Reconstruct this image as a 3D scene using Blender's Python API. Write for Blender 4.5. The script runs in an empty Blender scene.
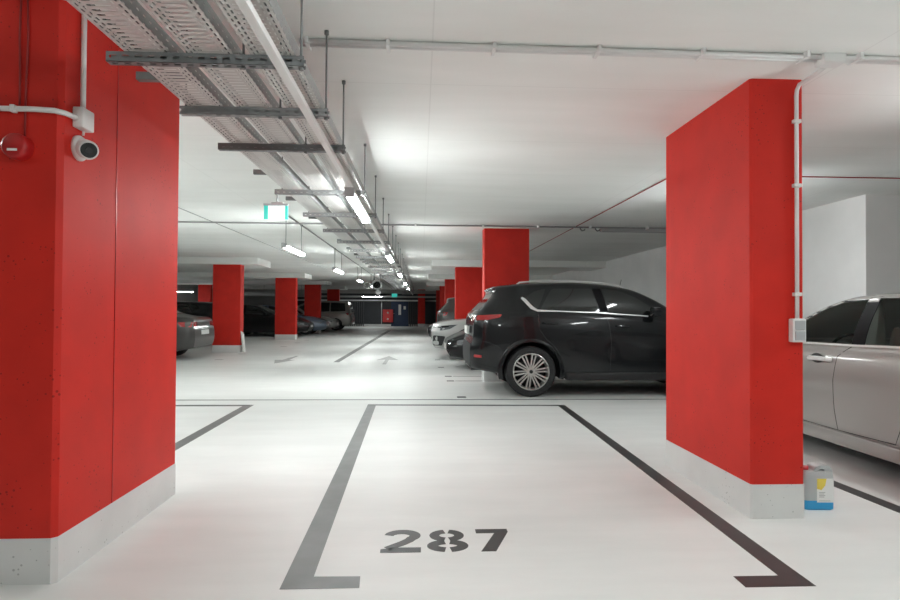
import bpy, bmesh, math, random
from mathutils import Vector, Matrix
from mathutils.bvhtree import BVHTree
random.seed(7)
S = bpy.context.scene
COL = S.collection
PI = math.pi

# ------------------------------------------------------------------ materials
def new_mat(name):
    m = bpy.data.materials.new(name); m.use_nodes = True
    nt = m.node_tree
    return m, nt, nt.nodes['Principled BSDF']

def mat(name, col, rough=0.5, metal=0.0, coat=0.0, var=0.0, scale=8.0, spec=0.5, bump=0.0):
    m, nt, b = new_mat(name)
    b.inputs['Roughness'].default_value = rough
    b.inputs['Metallic'].default_value = metal
    b.inputs['Coat Weight'].default_value = coat
    b.inputs['Coat Roughness'].default_value = 0.06
    b.inputs['Specular IOR Level'].default_value = spec
    c = (*col, 1)
    b.inputs['Base Color'].default_value = c
    if var or bump:
        tc = nt.nodes.new('ShaderNodeTexCoord')
        n = nt.nodes.new('ShaderNodeTexNoise'); n.inputs['Scale'].default_value = scale; n.inputs['Detail'].default_value = 5
        nt.links.new(tc.outputs['Object'], n.inputs['Vector'])
        if var:
            r = nt.nodes.new('ShaderNodeMapRange')
            r.inputs[1].default_value = .3; r.inputs[2].default_value = .7
            r.inputs[3].default_value = 1 - var; r.inputs[4].default_value = 1 + var * .5
            nt.links.new(n.outputs['Fac'], r.inputs[0])
            mx = nt.nodes.new('ShaderNodeVectorMath'); mx.operation = 'SCALE'
            mx.inputs[0].default_value = col
            nt.links.new(r.outputs[0], mx.inputs['Scale'])
            nt.links.new(mx.outputs[0], b.inputs['Base Color'])
        if bump:
            bp = nt.nodes.new('ShaderNodeBump'); bp.inputs['Strength'].default_value = bump; bp.inputs['Distance'].default_value = .004
            nt.links.new(n.outputs['Fac'], bp.inputs['Height'])
            nt.links.new(bp.outputs[0], b.inputs['Normal'])
    return m

def emis(name, col, strength):
    m, nt, b = new_mat(name)
    b.inputs['Base Color'].default_value = (.7 * col[0], .7 * col[1], .7 * col[2], 1)
    b.inputs['Emission Color'].default_value = (*col, 1)
    b.inputs['Emission Strength'].default_value = strength
    return m

def pitted(name, col, pit, rough=.5, mott=.10, seam_axis=None):
    """painted cast concrete: soft mottling and small scattered air holes"""
    m, nt, b = new_mat(name); L = nt.links; N = nt.nodes.new
    b.inputs['Roughness'].default_value = rough; b.inputs['Specular IOR Level'].default_value = .25
    g = N('ShaderNodeNewGeometry')
    n1 = N('ShaderNodeTexNoise'); n1.inputs['Scale'].default_value = 3.5; n1.inputs['Detail'].default_value = 8
    L.new(g.outputs['Position'], n1.inputs['Vector'])
    r = N('ShaderNodeMapRange'); r.inputs[1].default_value = .3; r.inputs[2].default_value = .7
    r.inputs[3].default_value = 1 - mott; r.inputs[4].default_value = 1 + mott * .6
    L.new(n1.outputs['Fac'], r.inputs[0])
    v = N('ShaderNodeTexVoronoi'); v.inputs['Scale'].default_value = 36; v.inputs['Randomness'].default_value = 1
    L.new(g.outputs['Position'], v.inputs['Vector'])
    n2 = N('ShaderNodeTexNoise'); n2.inputs['Scale'].default_value = 5; n2.inputs['Detail'].default_value = 2
    L.new(g.outputs['Position'], n2.inputs['Vector'])
    thr = N('ShaderNodeMapRange'); thr.inputs[1].default_value = .38; thr.inputs[2].default_value = .75
    thr.inputs[3].default_value = 0.0; thr.inputs[4].default_value = .22
    L.new(n2.outputs['Fac'], thr.inputs[0])
    lt = N('ShaderNodeMath'); lt.operation = 'LESS_THAN'
    L.new(v.outputs['Distance'], lt.inputs[0]); L.new(thr.outputs[0], lt.inputs[1])
    sc = N('ShaderNodeVectorMath'); sc.operation = 'SCALE'; sc.inputs[0].default_value = col
    L.new(r.outputs[0], sc.inputs['Scale'])
    mx = N('ShaderNodeMix'); mx.data_type = 'RGBA'
    L.new(lt.outputs[0], mx.inputs['Factor']); L.new(sc.outputs[0], mx.inputs['A'])
    mx.inputs['B'].default_value = (*pit, 1)
    L.new(mx.outputs['Result'], b.inputs['Base Color'])
    inv = N('ShaderNodeMath'); inv.operation = 'SUBTRACT'; inv.inputs[0].default_value = 1
    L.new(lt.outputs[0], inv.inputs[1])
    bp = N('ShaderNodeBump'); bp.inputs['Strength'].default_value = .5; bp.inputs['Distance'].default_value = .004
    L.new(inv.outputs[0], bp.inputs['Height']); L.new(bp.outputs[0], b.inputs['Normal'])
    return m

def floor_mat():
    m, nt, b = new_mat('white_epoxy_floor'); L = nt.links; N = nt.nodes.new
    b.inputs['Roughness'].default_value = .42
    b.inputs['Specular IOR Level'].default_value = .3
    g = N('ShaderNodeNewGeometry')
    mp = N('ShaderNodeMapping'); mp.inputs['Scale'].default_value = (.55, 2.6, 1)
    L.new(g.outputs['Position'], mp.inputs['Vector'])
    n = N('ShaderNodeTexNoise'); n.inputs['Scale'].default_value = 1.3; n.inputs['Detail'].default_value = 9; n.inputs['Roughness'].default_value = .62
    L.new(mp.outputs[0], n.inputs['Vector'])
    n2 = N('ShaderNodeTexNoise'); n2.inputs['Scale'].default_value = .55; n2.inputs['Detail'].default_value = 4
    L.new(g.outputs['Position'], n2.inputs['Vector'])
    ad = N('ShaderNodeMath'); ad.operation = 'MULTIPLY'
    L.new(n.outputs['Fac'], ad.inputs[0]); L.new(n2.outputs['Fac'], ad.inputs[1])
    r = N('ShaderNodeValToRGB')
    r.color_ramp.elements[0].position = .10; r.color_ramp.elements[0].color = (.66, .665, .65, 1)
    r.color_ramp.elements[1].position = .38; r.color_ramp.elements[1].color = (.77, .775, .76, 1)
    L.new(ad.outputs[0], r.inputs[0])
    L.new(r.outputs[0], b.inputs['Base Color'])
    rr = N('ShaderNodeMapRange'); rr.inputs[3].default_value = .34; rr.inputs[4].default_value = .52
    L.new(n.outputs['Fac'], rr.inputs[0]); L.new(rr.outputs[0], b.inputs['Roughness'])
    return m

def ceiling_mat():
    m, nt, b = new_mat('whitewashed_ceiling'); L = nt.links; N = nt.nodes.new
    b.inputs['Roughness'].default_value = .8
    g = N('ShaderNodeNewGeometry')
    n = N('ShaderNodeTexNoise'); n.inputs['Scale'].default_value = 1.2; n.inputs['Detail'].default_value = 7
    mp = N('ShaderNodeMapping'); mp.inputs['Scale'].default_value = (.5, 2.0, 1)
    L.new(g.outputs['Position'], mp.inputs['Vector']); L.new(mp.outputs[0], n.inputs['Vector'])
    r = N('ShaderNodeValToRGB')
    r.color_ramp.elements[0].position = .3; r.color_ramp.elements[0].color = (.83, .845, .82, 1)
    r.color_ramp.elements[1].position = .7; r.color_ramp.elements[1].color = (.90, .915, .895, 1)
    L.new(n.outputs['Fac'], r.inputs[0])
    # faint shuttering joints every 2.4 m by 1.25 m
    sep = N('ShaderNodeSeparateXYZ'); L.new(g.outputs['Position'], sep.inputs[0])
    masks = []
    for ax, per, off in (('X', 2.4, -.05), ('Y', 1.25, -.05)):
        a = N('ShaderNodeMath'); a.operation = 'ADD'; a.inputs[1].default_value = off + per * 40
        L.new(sep.outputs[ax], a.inputs[0])
        md = N('ShaderNodeMath'); md.operation = 'MODULO'; md.inputs[1].default_value = per
        L.new(a.outputs[0], md.inputs[0])
        lt = N('ShaderNodeMath'); lt.operation = 'LESS_THAN'; lt.inputs[1].default_value = .008
        L.new(md.outputs[0], lt.inputs[0]); masks.append(lt)
    mx0 = N('ShaderNodeMath'); mx0.operation = 'MAXIMUM'
    L.new(masks[0].outputs[0], mx0.inputs[0]); L.new(masks[1].outputs[0], mx0.inputs[1])
    fa = N('ShaderNodeMath'); fa.operation = 'MULTIPLY'; fa.inputs[1].default_value = .13
    L.new(mx0.outputs[0], fa.inputs[0])
    mx = N('ShaderNodeMix'); mx.data_type = 'RGBA'; mx.inputs['B'].default_value = (.3, .3, .29, 1)
    L.new(fa.outputs[0], mx.inputs['Factor']); L.new(r.outputs[0], mx.inputs['A'])
    L.new(mx.outputs['Result'], b.inputs['Base Color'])
    return m

def slotted(name, col, axis_u, pu, lu, pv, lv, u_off=0.0, rough=.45, metal=.6, v_axis=None, vband=None):
    """galvanised sheet with rows of punched slots (real holes: the sheet is transparent there)"""
    m, nt, b = new_mat(name); L = nt.links; N = nt.nodes.new
    b.inputs['Base Color'].default_value = (*col, 1)
    b.inputs['Roughness'].default_value = rough; b.inputs['Metallic'].default_value = metal
    tc = N('ShaderNodeTexCoord'); sep = N('ShaderNodeSeparateXYZ'); L.new(tc.outputs['Object'], sep.inputs[0])
    def inside(ax, per, ln, off=0):
        a = N('ShaderNodeMath'); a.operation = 'ADD'; a.inputs[1].default_value = off + per * 2000
        L.new(sep.outputs[ax], a.inputs[0])
        md = N('ShaderNodeMath'); md.operation = 'MODULO'; md.inputs[1].default_value = per
        L.new(a.outputs[0], md.inputs[0])
        lt = N('ShaderNodeMath'); lt.operation = 'LESS_THAN'; lt.inputs[1].default_value = ln
        L.new(md.outputs[0], lt.inputs[0]); return lt
    A = inside(axis_u, pu, lu, u_off); B = inside(v_axis, pv, lv)
    mu = N('ShaderNodeMath'); mu.operation = 'MULTIPLY'
    L.new(A.outputs[0], mu.inputs[0]); L.new(B.outputs[0], mu.inputs[1])
    al = N('ShaderNodeMath'); al.operation = 'SUBTRACT'; al.inputs[0].default_value = 1
    L.new(mu.outputs[0], al.inputs[1]); L.new(al.outputs[0], b.inputs['Alpha'])
    return m

def tray_base_mat():
    """tray floor: transverse slots down the middle, two rows of long slots by each edge"""
    m, nt, b = new_mat('perforated_tray_base'); L = nt.links; N = nt.nodes.new
    b.inputs['Base Color'].default_value = (.64, .63, .61, 1)
    b.inputs['Roughness'].default_value = .5; b.inputs['Metallic'].default_value = .25
    tc = N('ShaderNodeTexCoord'); sep = N('ShaderNodeSeparateXYZ'); L.new(tc.outputs['Object'], sep.inputs[0])
    def M(op, a, bb):
        n = N('ShaderNodeMath'); n.operation = op
        for i, q in enumerate((a, bb)):
            if q is None: continue
            if isinstance(q, (int, float)): n.inputs[i].default_value = q
            else: L.new(q, n.inputs[i])
        return n.outputs[0]
    ax = M('ABSOLUTE', sep.outputs['X'], None)
    yy = M('ADD', sep.outputs['Y'], 100.0)
    mid = M('MULTIPLY', M('LESS_THAN', ax, .042), M('LESS_THAN', M('MODULO', yy, .034), .013))
    e1 = M('MULTIPLY', M('LESS_THAN', M('ABSOLUTE', M('SUBTRACT', ax, .056), None), .0045), M('LESS_THAN', M('MODULO', yy, .040), .026))
    e2 = M('MULTIPLY', M('LESS_THAN', M('ABSOLUTE', M('SUBTRACT', ax, .074), None), .0045), M('LESS_THAN', M('MODULO', M('ADD', yy, .020), .040), .026))
    hole = M('MAXIMUM', mid, M('MAXIMUM', e1, e2))
    L.new(M('SUBTRACT', 1.0, hole), b.inputs['Alpha'])
    return m

def glass_mat(name, col, alpha, rough=.03):
    m, nt, b = new_mat(name); L = nt.links; N = nt.nodes.new
    b.inputs['Base Color'].default_value = (*col, 1); b.inputs['Roughness'].default_value = rough
    b.inputs['Specular IOR Level'].default_value = .6
    tr = N('ShaderNodeBsdfTransparent'); tr.inputs[0].default_value = (.86, .9, .88, 1)
    mx = N('ShaderNodeMixShader'); mx.inputs[0].default_value = alpha
    L.new(tr.outputs[0], mx.inputs[1]); L.new(b.outputs[0], mx.inputs[2])
    L.new(mx.outputs[0], nt.nodes['Material Output'].inputs[0])
    return m

M = {}
M['floor'] = floor_mat()
M['ceiling'] = ceiling_mat()
M['wall'] = mat('white_wall_paint', (.82, .82, .81), .8, var=.06, scale=1.5)
M['wall_grey'] = mat('grey_wall_paint', (.40, .40, .40), .8, var=.1, scale=1.5)
M['wall_dark'] = mat('dark_wall_paint', (.045, .048, .055), .6, var=.1, scale=2)
M['red'] = pitted('red_painted_concrete', (.60, .024, .015), (.30, .010, .006), .55)
M['plinth'] = pitted('pale_painted_plinth', (.70, .70, .69), (.45, .45, .44), .6, .06)
M['paint'] = mat('dark_line_paint', (.045, .042, .042), .42, var=.25, scale=6)
M['paint_grey'] = mat('glare_grey_line_paint', (.14, .14, .138), .42, var=.2, scale=6)  # grey tone holds the lamp glare on the left bay line
M['drain'] = mat('drain_groove', (.11, .11, .11), .6)
M['mark_pale'] = mat('faded_floor_paint', (.34, .34, .335), .5, var=.15, scale=4)
M['galv'] = mat('galvanised_steel', (.55, .56, .56), .42, .55, var=.08, scale=20)
M['galv_dark'] = mat('dull_steel', (.24, .25, .25), .5, .55, var=.1, scale=20)
M['tray_base'] = tray_base_mat()
M['tray_side'] = slotted('perforated_tray_side', (.42, .43, .43), 'Y', .05, .02, .03, .007, v_axis='Z')
def strut_mat(name, col):
    m, nt, b = new_mat(name); L = nt.links; N = nt.nodes.new
    b.inputs['Base Color'].default_value = (*col, 1); b.inputs['Roughness'].default_value = .5; b.inputs['Metallic'].default_value = .5
    tc = N('ShaderNodeTexCoord'); sep = N('ShaderNodeSeparateXYZ'); L.new(tc.outputs['Object'], sep.inputs[0])
    def Q(op, a, bb):
        n = N('ShaderNodeMath'); n.operation = op
        for i, q in enumerate((a, bb)):
            if q is None: continue
            if isinstance(q, (int, float)): n.inputs[i].default_value = q
            else: L.new(q, n.inputs[i])
        return n.outputs[0]
    ay = Q('ABSOLUTE', sep.outputs['Y'], None)
    xs = Q('LESS_THAN', Q('MODULO', Q('ADD', sep.outputs['X'], 50.012), .05), .028)
    bot = Q('LESS_THAN', ay, .007)
    sid = Q('LESS_THAN', Q('ABSOLUTE', Q('ADD', sep.outputs['Z'], .020), None), .006)
    L.new(Q('SUBTRACT', 1.0, Q('MULTIPLY', xs, Q('MAXIMUM', bot, sid))), b.inputs['Alpha'])
    return m
M['strut'] = strut_mat('slotted_strut_steel', (.24, .25, .255))
M['strut2'] = strut_mat('slotted_light_strut_steel', (.36, .37, .37))
M['white_plastic'] = mat('white_plastic', (.78, .78, .77), .4)
M['grey_plastic'] = mat('grey_plastic', (.45, .46, .47), .45)
M['black_plastic'] = mat('black_plastic', (.015, .015, .016), .4)
M['red_plastic'] = mat('red_plastic', (.42, .012, .012), .35)
M['red_cable'] = mat('red_cable', (.30, .02, .02), .5)
M['grey_cable'] = mat('grey_cable', (.30, .30, .30), .5)
M['lens'] = mat('black_lens_glass', (.004, .004, .005), .05, coat=1)
M['lamp'] = emis('lamp_diffuser_glow', (.95, 1.0, .99), 1.0)
M['lamp_near_fill'] = emis('near_fill_lamp_glow', (.95, 1.0, .99), 1.0)  # only for the added lamp above the near bay
M['lamp_bright'] = emis('bright_lamp_diffuser_glow', (.95, 1.0, 1.0), 1.0)
M['lamp_fill'] = emis('fill_lamp_glow', (.95, 1.0, 1.0), 1.0)  # only for added lamps hidden behind the near pillars
M['sign_white'] = emis('exit_sign_white', (.93, 1, .98), .6)
M['sign_green'] = emis('exit_sign_green', (.06, .62, .52), .45)
M['rubber'] = mat('tyre_rubber', (.018, .018, .019), .75, var=.2, scale=30)
M['alloy'] = mat('silver_alloy', (.62, .61, .59), .3, .75)
M['alloy_dark'] = mat('shadowed_alloy', (.05, .05, .052), .5, .3)
M['chrome'] = mat('chrome_trim', (.80, .80, .79), .28, .55)
M['black_trim'] = mat('black_gloss_trim', (.008, .008, .009), .55, spec=.08)
M['well'] = mat('wheel_well_liner', (.01, .01, .01), .9)
M['glass_dark'] = mat('tinted_car_glass', (.012, .014, .014), .04, coat=.4, spec=.6)
M['glass_clear'] = glass_mat('clear_car_glass', (.02, .025, .024), .14)
M['car_black'] = mat('dark_grey_metallic_paint', (.009, .010, .0115), .24, .15, coat=.45, spec=.3)
M['car_black'].node_tree.nodes['Principled BSDF'].inputs['Coat Roughness'].default_value = .05
M['car_silver'] = mat('warm_silver_metallic_paint', (.37, .352, .335), .36, .5, coat=.6)
M['car_grey'] = mat('mid_grey_metallic_paint', (.055, .053, .050), .35, .3, coat=.5)
M['car_jet'] = mat('jet_black_paint', (.008, .008, .009), .3, .1, coat=.35, spec=.3)
M['car_blue'] = mat('slate_blue_paint', (.09, .12, .17), .35, .3, coat=.8)
M['car_pale'] = mat('pale_grey_paint', (.42, .42, .41), .35, .3, coat=.8)
M['car_pearl'] = mat('pearl_white_paint', (.60, .58, .56), .35, .1, coat=.8)
M['tail_red'] = mat('tail_lamp_red', (.36, .010, .012), .15, coat=1)
M['tail_red'].node_tree.nodes['Principled BSDF'].inputs['Specular IOR Level'].default_value = .7
M['lamp_glass'] = mat('headlamp_glass', (.30, .32, .34), .10, .6, coat=1)
M['plate'] = mat('white_number_plate', (.72, .72, .70), .4)
M['fabric'] = mat('grey_seat_fabric', (.32, .31, .30), .85, var=.1, scale=40)
M['fin'] = mat('grey_metal_fin', (.10, .105, .11), .5, .3)
M['blue_door'] = mat('blue_door_paint', (.022, .045, .10), .4)
M['cabinet_red'] = mat('hose_cabinet_red', (.68, .05, .05), .4)
M['can_plastic'] = mat('translucent_canister_plastic', (.50, .52, .52), .35)
M['can_plastic'].node_tree.nodes['Principled BSDF'].inputs['Transmission Weight'].default_value = .15
M['blue_liquid'] = mat('blue_liquid_seen_through_plastic', (.03, .33, .64), .3)
M['label_white'] = mat('white_paper_label', (.80, .80, .78), .6)
M['label_yellow'] = mat('yellow_label_print', (.80, .62, .10), .6)
M['label_grey'] = mat('grey_label_print', (.40, .40, .40), .6)
M['cap_red'] = mat('red_screw_cap', (.50, .03, .04), .4)
M['lining'] = mat('pale_cabin_lining', (.55, .54, .52), .85)
M['cladding'] = mat('matt_dark_cladding', (.045, .046, .047), .85, spec=.12)
M['board'] = mat('white_board', (.74, .73, .70), .6)

# ------------------------------------------------------------------ mesh helpers
class MB:
    def __init__(s): s.bm = bmesh.new()
    def box(s, x0, x1, y0, y1, z0, z1, bev=0.0, mi=0):
        r = bmesh.ops.create_cube(s.bm, size=1)
        vs = r['verts']
        for v in vs:
            v.co = Vector(((x0 + x1) / 2 + v.co.x * (x1 - x0), (y0 + y1) / 2 + v.co.y * (y1 - y0), (z0 + z1) / 2 + v.co.z * (z1 - z0)))
        fs = {f for v in vs for f in v.link_faces}
        for f in fs: f.material_index = mi
        if bev:
            es = list({e for v in vs for e in v.link_edges})
            bmesh.ops.bevel(s.bm, geom=es, offset=bev, segments=2, profile=.6, affect='EDGES', clamp_overlap=True)
        return s
    def cyl(s, p0, p1, r, n=12, r2=None, mi=0, caps=True):
        p0, p1 = Vector(p0), Vector(p1); d = p1 - p0
        q = d.to_track_quat('Z', 'Y').to_matrix().to_4x4()
        mtx = Matrix.Translation((p0 + p1) / 2) @ q
        ret = bmesh.ops.create_cone(s.bm, cap_ends=caps, segments=n, radius1=r, radius2=r if r2 is None else r2, depth=d.length, matrix=mtx)
        for f in {f for v in ret['verts'] for f in v.link_faces}:
            f.material_index = mi; f.smooth = len(f.verts) == 4
        return s
    def tube(s, pts, r, n=8):
        pts = [Vector(p) for p in pts]; rings = []
        for i, p in enumerate(pts):
            t = (pts[min(i + 1, len(pts) - 1)] - pts[max(i - 1, 0)]).normalized()
            a = t.orthogonal().normalized() if i == 0 else None
            if i == 0: ref = a
            else: ref = (ref - t * ref.dot(t)).normalized()
            b = t.cross(ref)
            rings.append([s.bm.verts.new(p + (ref * math.cos(2 * PI * k / n) + b * math.sin(2 * PI * k / n)) * r) for k in range(n)])
        for A, B in zip(rings, rings[1:]):
            for k in range(n):
                f = s.bm.faces.new((A[k], A[(k + 1) % n], B[(k + 1) % n], B[k])); f.smooth = True
        s.bm.faces.new(list(reversed(rings[0]))); s.bm.faces.new(rings[-1])
        return s
    def lathe(s, prof, c=(0, 0, 0), axis='Y', n=40, mi=0):
        c = Vector(c); rings = []
        for r, h in prof:
            ring = []
            for k in range(n):
                a = 2 * PI * k / n; u, w = r * math.cos(a), r * math.sin(a)
                p = (u, h, w) if axis == 'Y' else (u, w, h) if axis == 'Z' else (h, u, w)
                ring.append(s.bm.verts.new(c + Vector(p)))
            rings.append(ring)
        for A, B in zip(rings, rings[1:]):
            for k in range(n):
                f = s.bm.faces.new((A[k], A[(k + 1) % n], B[(k + 1) % n], B[k])); f.smooth = True; f.material_index = mi
        return s
    def prism(s, poly, a0, a1, axis='Z', mi=0):
        """extrude a 2D outline; axis Z: (x,y); axis Y: (x,z); axis X: (y,z)"""
        def P(u, v, a): return {'Z': (u, v, a), 'Y': (u, a, v), 'X': (a, u, v)}[axis]
        A = [s.bm.verts.new(P(u, v, a0)) for u, v in poly]; B = [s.bm.verts.new(P(u, v, a1)) for u, v in poly]
        n = len(poly); fs = [s.bm.faces.new(A), s.bm.faces.new(list(reversed(B)))]
        for i in range(n): fs.append(s.bm.faces.new((A[i], B[i], B[(i + 1) % n], A[(i + 1) % n])))
        for f in fs: f.material_index = mi
        return s
    def strip(s, L, R, z0, z1):
        """a band between two lists of 2D points, as thin floor paint"""
        for i in range(len(L) - 1):
            q = [L[i], R[i], R[i + 1], L[i + 1]]
            s.prism(q, z0, z1)
        return s
    def build(s, name, m, parent=None, loc=None, sharp=None):
        bm = s.bm
        bmesh.ops.recalc_face_normals(bm, faces=bm.faces)
        me = bpy.data.meshes.new(name); bm.to_mesh(me); bm.free()
        for mm in (m if isinstance(m, (list, tuple)) else [m]): me.materials.append(mm)
        if sharp: me.set_sharp_from_angle(angle=math.radians(sharp))
        o = bpy.data.objects.new(name, me); COL.objects.link(o)
        if parent: o.parent = parent
        if loc: o.location = loc
        return o

def tag(o, label, cat=None, group=None, kind=None):
    if label: o['label'] = label
    if cat: o['category'] = cat
    if group: o['group'] = group
    if kind: o['kind'] = kind
    return o

def thing(name, label, cat, loc=(0, 0, 0), rotz=0, group=None):
    o = bpy.data.objects.new(name, None); COL.objects.link(o); o.empty_display_size = .1
    o.location = loc; o.rotation_euler = (0, 0, rotz)
    return tag(o, label, cat, group)

def copy_tree(o, parent=None):
    c = o.copy(); COL.objects.link(c)
    if parent: c.parent = parent
    for ch in list(o.children): copy_tree(ch, c)
    return c

# ------------------------------------------------------------------ the setting
CEIL = 2.73
fl = MB().box(-14, 12, -7, 44.5, -.2, 0).build('floor', M['floor']); tag(fl, 'glossy white coated garage floor with dark painted bay lines', kind='structure')
ce = MB().box(-14, 12, -7, 44.5, CEIL, CEIL + .3).build('ceiling', M['ceiling']); tag(ce, 'flat whitewashed concrete garage ceiling', kind='structure')
def wall(name, b, m, label):
    return tag(MB().box(*b).build(name, m), label, kind='structure')
wall('wall_right', (5.48, 5.78, 7.05, 44.5, 0, CEIL), M['wall'], 'long white wall behind the parked cars on the right')
wall('wall_right_return', (5.78, 12, 7.05, 7.3, 0, CEIL), M['wall'], 'white wall beyond the silver sedan, turning at a corner')
wall('wall_far_right', (12, 12.3, -7, 7.3, 0, CEIL), M['wall'], 'white side wall beside the sedan bay')
wall('wall_front', (-14, 12, -7.3, -7, 0, CEIL), M['wall'], 'white wall at the near end of the garage')
wall('wall_left', (-14.3, -14, -7.3, 44.5, 0, CEIL), M['wall_grey'], 'grey wall far off on the left side')
wb = wall('wall_back', (-14, 12, 44.5, 44.8, 0, CEIL), M['wall_dark'], 'dark wall at the far end of the aisle')
# shallow white drop panels over the far pillar rows
n = 1
for (x0, x1, y0, y1) in ((-14, -4.68, 17.2, 18.7), (-14, -4.75, 24.5, 26), (-14, -4.9, 31.2, 32.7), (-14, -4.9, 38.4, 39.9),
                         (.32, 5.48, 17.3, 18.8), (.30, 5.48, 24.5, 26), (.30, 5.48, 31.7, 33.2), (.30, 5.48, 38.9, 40.4)):
    b = MB().box(x0, x1, y0, y1, 2.54, CEIL, .01).build('ceiling_panel', M['ceiling'])
    tag(b, 'shallow white drop panel of the ceiling above a red pillar', kind='structure')

# painted marks on the floor: parts of the floor
PT = .0015
def mark(name, poly, m=None, label=None, parent=fl):
    o = MB().prism(poly, 0, PT).build(name, m or M['paint'], parent)
    if label: o['label'] = label
    return o
mark('bay_line', [(-.636, 2.757), (-.274, 2.757), (-.282, 2.875), (-.503, 2.88), (-.590, 7.93), (-.70, 7.93)], M['paint_grey'], 'L-shaped bay line painted grey for lamp glare, left of number 287')  # dark line paint lightened to carry lamp glare
mark('bay_line', [(1.51, 2.697), (1.847, 2.697), (1.938, 7.85), (1.838, 7.85), (1.736, 2.81), (1.512, 2.81)], None, 'black L-shaped bay line on the right of number 287')
mark('bay_line', [(-.70, 7.93), (1.938, 7.85), (1.938, 7.93), (-.70, 8.02)], None, 'thin dark bay line closing the head of bay 287')
mark('bay_line', [(-2.30, 2.0), (-2.18, 2.0), (-2.20, 8.0), (-2.32, 7.88)], M['paint_grey'], 'grey bay line behind the large left pillar')
mark('bay_line', [(-4.9, 7.90), (-2.30, 7.90), (-2.22, 8.0), (-4.9, 8.0)], None, 'thin dark bay line behind the large left pillar')
mark('bay_line', [(3.075, 3.0), (3.185, 3.0), (3.09, 5.3), (2.98, 5.3)], None, 'black bay line beside the blue canister and silver sedan')
mark('drain_channel', [(-9, 8.40), (5.48, 8.40), (5.48, 8.455), (-9, 8.455)], M['drain'], 'narrow dark drain slot across the aisle')
mark('lane_line', [(-2.09, 14.35), (-1.95, 14.35), (-1.76, 35.5), (-1.97, 35.5)], M['paint_grey'], 'long grey line along the middle of the aisle')
# direction arrows
mark('direction_arrow', [(-3.36, 16.2), (-3.29, 16.2), (-3.27, 14.95), (-3.12, 14.95), (-3.40, 14.0), (-3.62, 14.95), (-3.44, 14.95)], M['mark_pale'], 'faded grey arrow pointing towards us in the left lane')
mark('direction_arrow', [(-.89, 13.8), (-.80, 13.8), (-.80, 15.1), (-.56, 15.0), (-.86, 16.2), (-1.12, 14.9), (-.89, 15.1)], M['mark_pale'], 'faded grey arrow pointing away in the right lane')
for k, (x, y) in enumerate(((.60, 8.66), (.535, 10.62), (.53, 11.35), (.45, 13.1), (.43, 15.05))):
    mark('bay_tick', [(x - .065, y - .07), (x + .065, y - .07), (x + .065, y + .07), (x - .065, y + .07)], None, 'small dark square bay mark along the right lane' if k == 0 else None)
for k, (x, y) in enumerate(((-5.0, 15.0), (-5.0, 16.9), (-4.6, 20.2), (-4.6, 22.4), (-4.6, 24.2), (-4.6, 26.8))):
    mark('bay_tick', [(x - .10, y - .07), (x + .10, y - .07), (x + .10, y + .07), (x - .10, y + .07)], M['mark_pale'])
for y in (10.62, 11.35):
    mark('bay_line', [(.62, y - .025), (5.4, y - .025), (5.4, y + .025), (.62, y + .025)], None)
# number 287: stencilled digits
num = bpy.data.objects.new('bay_number', None); COL.objects.link(num); num.parent = fl; num['label'] = 'stencilled dark number 287 on the bay floor'
def stroke(mb, pts, w):
    Ls, Rs = [], []
    for i, p in enumerate(pts):
        a = Vector(pts[max(i - 1, 0)]); b = Vector(pts[min(i + 1, len(pts) - 1)])
        t = (b - a).normalized(); nn = Vector((-t.y, t.x)); ww = w(i / (len(pts) - 1)) if callable(w) else w
        Ls.append((p[0] + nn.x * ww / 2, p[1] + nn.y * ww / 2)); Rs.append((p[0] - nn.x * ww / 2, p[1] - nn.y * ww / 2))
    mb.strip(Ls, Rs, 0, PT)
def T(pts, ox, oy): return [(ox + x, oy + y) for x, y in pts]
OY = 3.147
mb = MB()   # 2
arc = [(.108 + .074 * math.cos(a), .230 + .058 * math.sin(a)) for a in [math.radians(172 - 12 * k) for k in range(19)]]
arc += [(.150, .165), (.112, .122), (.070, .085), (.035, .052)]
stroke(mb, T(arc, -.207, OY), lambda s: .052 + .012 * math.sin(s * PI))
mb.prism(T([(.0, 0), (.215, 0), (.215, .064), (.085, .064), (.0, .045)], -.207, OY), 0, PT)
d2 = mb.build('digit', M['paint'], num)
mb = MB()   # 8, split by the stencil bridge
for sx in (-1, 1):
    for cy, ry, rx, w in ((.228, .058, .070, .055), (.082, .052, .082, .06)):
        a0 = 80
        pts = [(.113 + sx * (rx * math.cos(math.radians(a)) + .0), cy + ry * math.sin(math.radians(a))) for a in range(-a0, a0 + 1, 10)]
        pts = [(x if abs(x - .113) > .008 else .113 + sx * .008, y) for x, y in pts]
        stroke(mb, T(pts, .04, OY), w)
d8 = mb.build('digit', M['paint'], num)
mb = MB()   # 7
mb.prism(T([(0, .315), (.185, .315), (.185, .27), (.085, 0), (.005, 0), (.105, .255), (.0, .255)], .322, OY), 0, PT)
d7 = mb.build('digit', M['paint'], num)

# ------------------------------------------------------------------ pillars
def pillar(x0, x1, y0, y1, top, label, group=None, z_pl=.21, cham=.012):
    t = thing('pillar', label, 'pillar', ((x0 + x1) / 2, (y0 + y1) / 2, 0), 0, group)
    a, b = (x1 - x0) / 2, (y1 - y0) / 2
    def oct_(a, b, c): return [(-a + c, -b), (a - c, -b), (a, -b + c), (a, b - c), (a - c, b), (-a + c, b), (-a, b - c), (-a, -b + c)]
    MB().prism(oct_(a, b, cham), z_pl, top).build('shaft', M['red'], t)
    p = MB().prism(oct_(a + .004, b + .004, cham), 0, z_pl).build('plinth', M['plinth'], t); p['label'] = 'pale grey painted foot of the pillar'
    return t
lp = pillar(-2.03, -1.685, 2.85, 4.21, CEIL, 'large red pillar at the near left with a security camera on it', cham=.022)
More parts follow.
